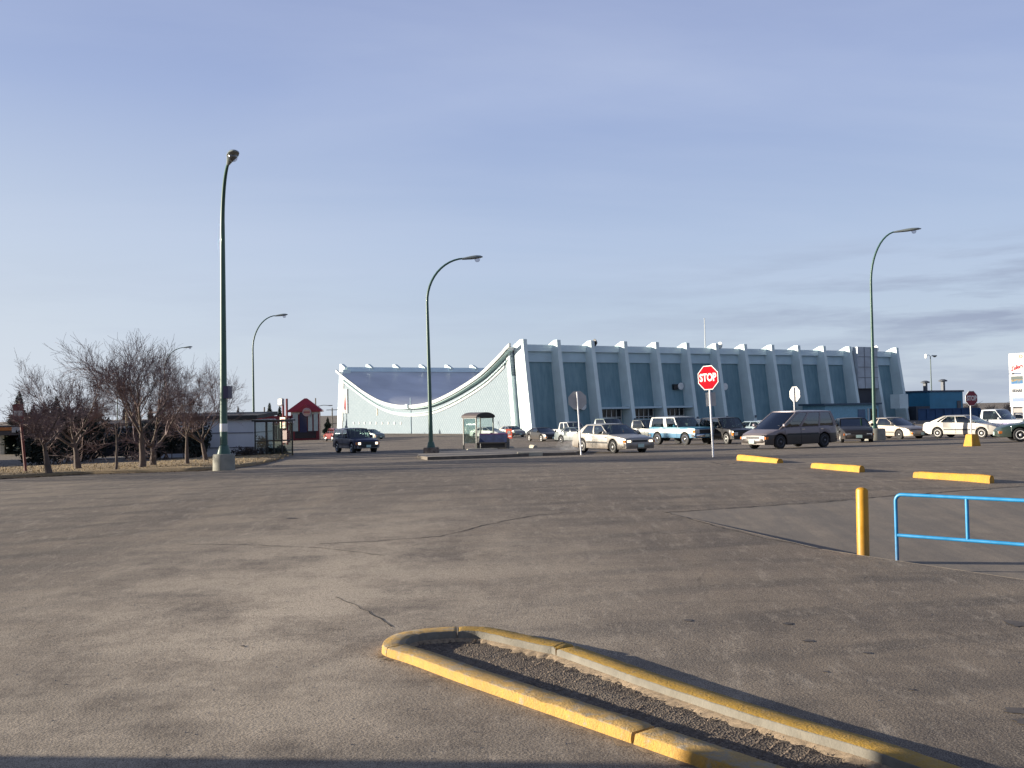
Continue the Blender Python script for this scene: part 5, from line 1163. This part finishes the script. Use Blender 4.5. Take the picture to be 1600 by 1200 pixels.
bare_tree(Vector((-29,30.5,G(-29,30.5))),5.5,1.1,1.2,.14,'second bare tree out of frame left casting shade',24,density=.9)
# ---------------------------------------------------------------- spruces
SPR=mat('spruce_needles',(.022,.034,.022),.85,var=.4,scale=1.5);SPD=mat('spruce_brownish',(.05,.03,.026),.85,var=.4,scale=1.5)
def spruce(px,topy,basey,Y,label,seed,wide=.28,m=SPR,dens=1.):
    rnd=random.Random(seed);q=at(px,topy,Y);g=G(q.x,Y)-.1;H=q.z-g;t=thing('spruce_tree',label,'tree',(q.x,Y,g),0,'dark spruces behind the verge')
    b=MB();b.tube([(0,0,0),(0,0,H*.97)],[.03*H,.004*H],7);b.build('trunk',BARK,t)
    b=MB();n=int(1500*dens)
    for i in range(n):
        f=rnd.random()**.75;z=H*(.06+.94*(1-f)) ;z=H*(1-f*.95);r=wide*H*(.03+f**.85)*rnd.uniform(.55,1.12)*(1+.22*math.sin(z*9/H*2.2+seed))
        a=rnd.random()*2*PI;l=r;dz=-.22*r;c,s=math.cos(a),math.sin(a);wd=.05*H*(.35+f*.5)*rnd.uniform(.6,1.2)
        r0=l*rnd.uniform(.2,.5);tip=(c*l,s*l,z+dz+rnd.uniform(-.03,.05)*H*.4);m0=(c*r0,s*r0,z+dz*.2)
        mid=((tip[0]+m0[0])/2,(tip[1]+m0[1])/2,(tip[2]+m0[2])/2-.03*r)
        b.add([m0,(mid[0]-s*wd,mid[1]+c*wd,mid[2]-wd*.5),tip,(mid[0]+s*wd,mid[1]-c*wd,mid[2]-wd*.5)],[(0,1,2),(0,2,3)])
    b.build('crown',m,t,fix=False);return t
for i,a in enumerate([(30,611,700,100,'lone pointed spruce at the far left behind the red post',.3),(52,632,700,92,'short spruce right of the lone pointed spruce',.3),(70,628,700,88,'spruce behind the low spreading bare tree',.3),(88,618,700,84,'dense spruce between the first two bare trees',.3),(106,632,700,90,'low spruce left of the forked tree crown',.34),
    (150,625,700,95,'brownish spruce showing right of the forked tree',.26),(196,634,700,100,'broad spruce behind the sapling',.34),(214,638,700,98,'low spruce behind the tallest bare tree',.34),(235,632,700,105,'narrow spruce right of the tallest tree trunk',.22),(250,624,700,105,'pointed spruce between the two leaning limbs',.24),(372,636,690,120,'spruce tip above the white shed roof',.28),
    (421,629,690,175,'spruce with a forked top behind the restaurant fascia',.3),(437,634,690,178,'spruce left of the restaurant sign',.3),(512,651,690,210,'dark spruce between the restaurant and arena',.36)]):
    spruce(a[0],a[1],a[2],a[3],a[4],40+i,a[5],SPD if i in(5,) else SPR,1.3)
for i,(X,Y,H) in enumerate([(-37,55,8.5),(-40,60,10),(-42,65,10),(-43,70,10),(-52,75,9)]):  # unseen spruce row, added to shade the ground behind the verge
    q=(X,Y)
    u,v_=800+F*X/Y,0
    spruce(u,655-(H-2.6)*F/Y,700,Y,['wide spruce beyond the left edge by the evergreen shrubs','second wide spruce beyond the left edge','third wide spruce beyond the left edge','fourth wide spruce beyond the left edge','fifth wide spruce beyond the left edge'][i],80+i,.36,SPR,1.5)
# ---------------------------------------------------------------- shrubs
SHR=mat('dark_shrub',(.03,.022,.02),.9,var=.5,scale=3);EVG=mat('dark_evergreen',(.014,.019,.013),.9,var=.5,scale=2)
def shrub(name,c,rx,ry,h,n,m,label,cat,seed,group=None,leaf=.09):
    rnd=random.Random(seed);t=thing(name,label,cat,c,0,group);b=MB();bs=MB()
    lumps=[(rnd.uniform(-.6,.6)*rx,rnd.uniform(-.5,.5)*ry,rnd.uniform(.35,.8)*h,rnd.uniform(.35,.6)) for _ in range(9)]
    for i in range(n):
        L0=rnd.choice(lumps);u=Vector((rnd.gauss(0,1),rnd.gauss(0,1),rnd.gauss(0,1))).normalized()*rnd.uniform(.55,1.05)*L0[3]
        p=Vector((L0[0]+u.x*rx,L0[1]+u.y*ry,max(.03,L0[2]+u.z*h*.75)));s=leaf*rnd.uniform(.6,1.5)
        v1=Vector((rnd.gauss(0,1),rnd.gauss(0,1),rnd.gauss(0,1))).normalized();v2=v1.orthogonal().normalized()
        b.add([p-v1*s,p+v2*s*.5,p+v1*s,p-v2*s*.5],[(0,1,2,3)])
    for k in range(10):
        a=rnd.random()*6.3;bs.tube([(0+.1*k-.5,0,-.1),(math.cos(a)*rx*.6,math.sin(a)*ry*.6,h*rnd.uniform(.5,1))],[.03,.01],4)
    b.build('foliage',m,t,fix=False);bs.build('stem',BARK,t);return t
for i,(px,py,Y,rx,h) in enumerate([(72,728,56,1.6,2.4),(93,728,58,1.6,2.9),(116,727,62,1.8,3.1),(138,726,62,1.6,2.9)]):
    q=at(px,py,Y);shrub('evergreen_shrub',(q.x,Y,G(q.x,Y)),rx,1.4,h,2600,EVG,['big dark evergreen shrub left of the low spreading tree fork','big dark evergreen shrub right of the low spreading tree','big dark evergreen shrub just left of the forked trunk','big dark evergreen shrub right of the forked trunk'][i],'shrub',60+i,'evergreen shrubs behind the verge',.1)
for i,(px,py,Y,rx,h) in enumerate([(210,724,63,1.5,2.3),(258,720,62,1.3,2.5),(300,718,62.,1.2,2.2)]):
    q=at(px,py,Y);shrub('evergreen_shrub',(q.x,Y,G(q.x,Y)),rx,1.2,h,1500,EVG,['dark evergreen shrub behind the tallest bare tree','dark evergreen shrub right of the leaning tree','dark evergreen shrub by the slim upright tree'][i],'shrub',90+i,'evergreen shrubs behind the verge',.1)
for i,(px,py,w_,h) in enumerate([(379,716,.75,.62),(396,715,.7,.6),(411,713.5,.5,1.25),(428,712,.55,.55),(442,711,.4,.6)]):
    q=gp(px,py);shrub('hedge_shrub',q,w_,.45,h,700,SHR,['low dark shrub just right of the tall lamp footing','low dark shrub below the white shed corner','taller dark shrub in front of the left glass shelter','low shrub at the foot of the left glass shelter','last dark shrub at the right end of the hedge'][i],'shrub',70+i,'low hedge shrubs by the left shelter',.05)
# a pale marker post seen among the trees
q=at(198,690,72);b=MB();b.tube([(0,0,0),(0,0,1.9)],.11,8);b.tube([(0,0,1.9),(0,0,at(198,644,72).z-G(q.x,72))],.09,8)
tag(b.build('marker_post',mat('cream_post',(.5,.38,.22),.6,var=.3,scale=2),loc=(q.x,72,G(q.x,72))),'cream and rust coloured post among the bare trees','post')
# far tree line to the right and left: reads as one brown mass
b=MB();rnd=random.Random(5)
def thicket(px0,px1,topf,Y,n):
    for i in range(n):
        px=rnd.uniform(px0,px1);q=at(px,topf(px)+rnd.uniform(0,9),Y+rnd.uniform(-8,8));g=G(q.x,Y)-1;h=q.z-g
        for k in range(5):
            b.tube([(q.x+rnd.uniform(-.4,.4),q.y,g+h*.2),(q.x+rnd.gauss(0,h*.12),q.y,g+h*.65),(q.x+rnd.gauss(0,h*.2),q.y,g+h*rnd.uniform(.8,1.)) ],[.12,.07,.03],3,False)
thicket(1496,1582,lambda x:632+6*math.sin(x*.21)+4*math.sin(x*.07),300,150)
thicket(1600,1800,lambda x:640,300,120)
thicket(-220,60,lambda x:664+3*math.sin(x*.2),250,140);thicket(330,470,lambda x:668,260,60)
tag(b.build('far_thicket',mat('thicket_brown',(.14,.115,.1),.95,var=.3,scale=.3),fix=False),kind='stuff')
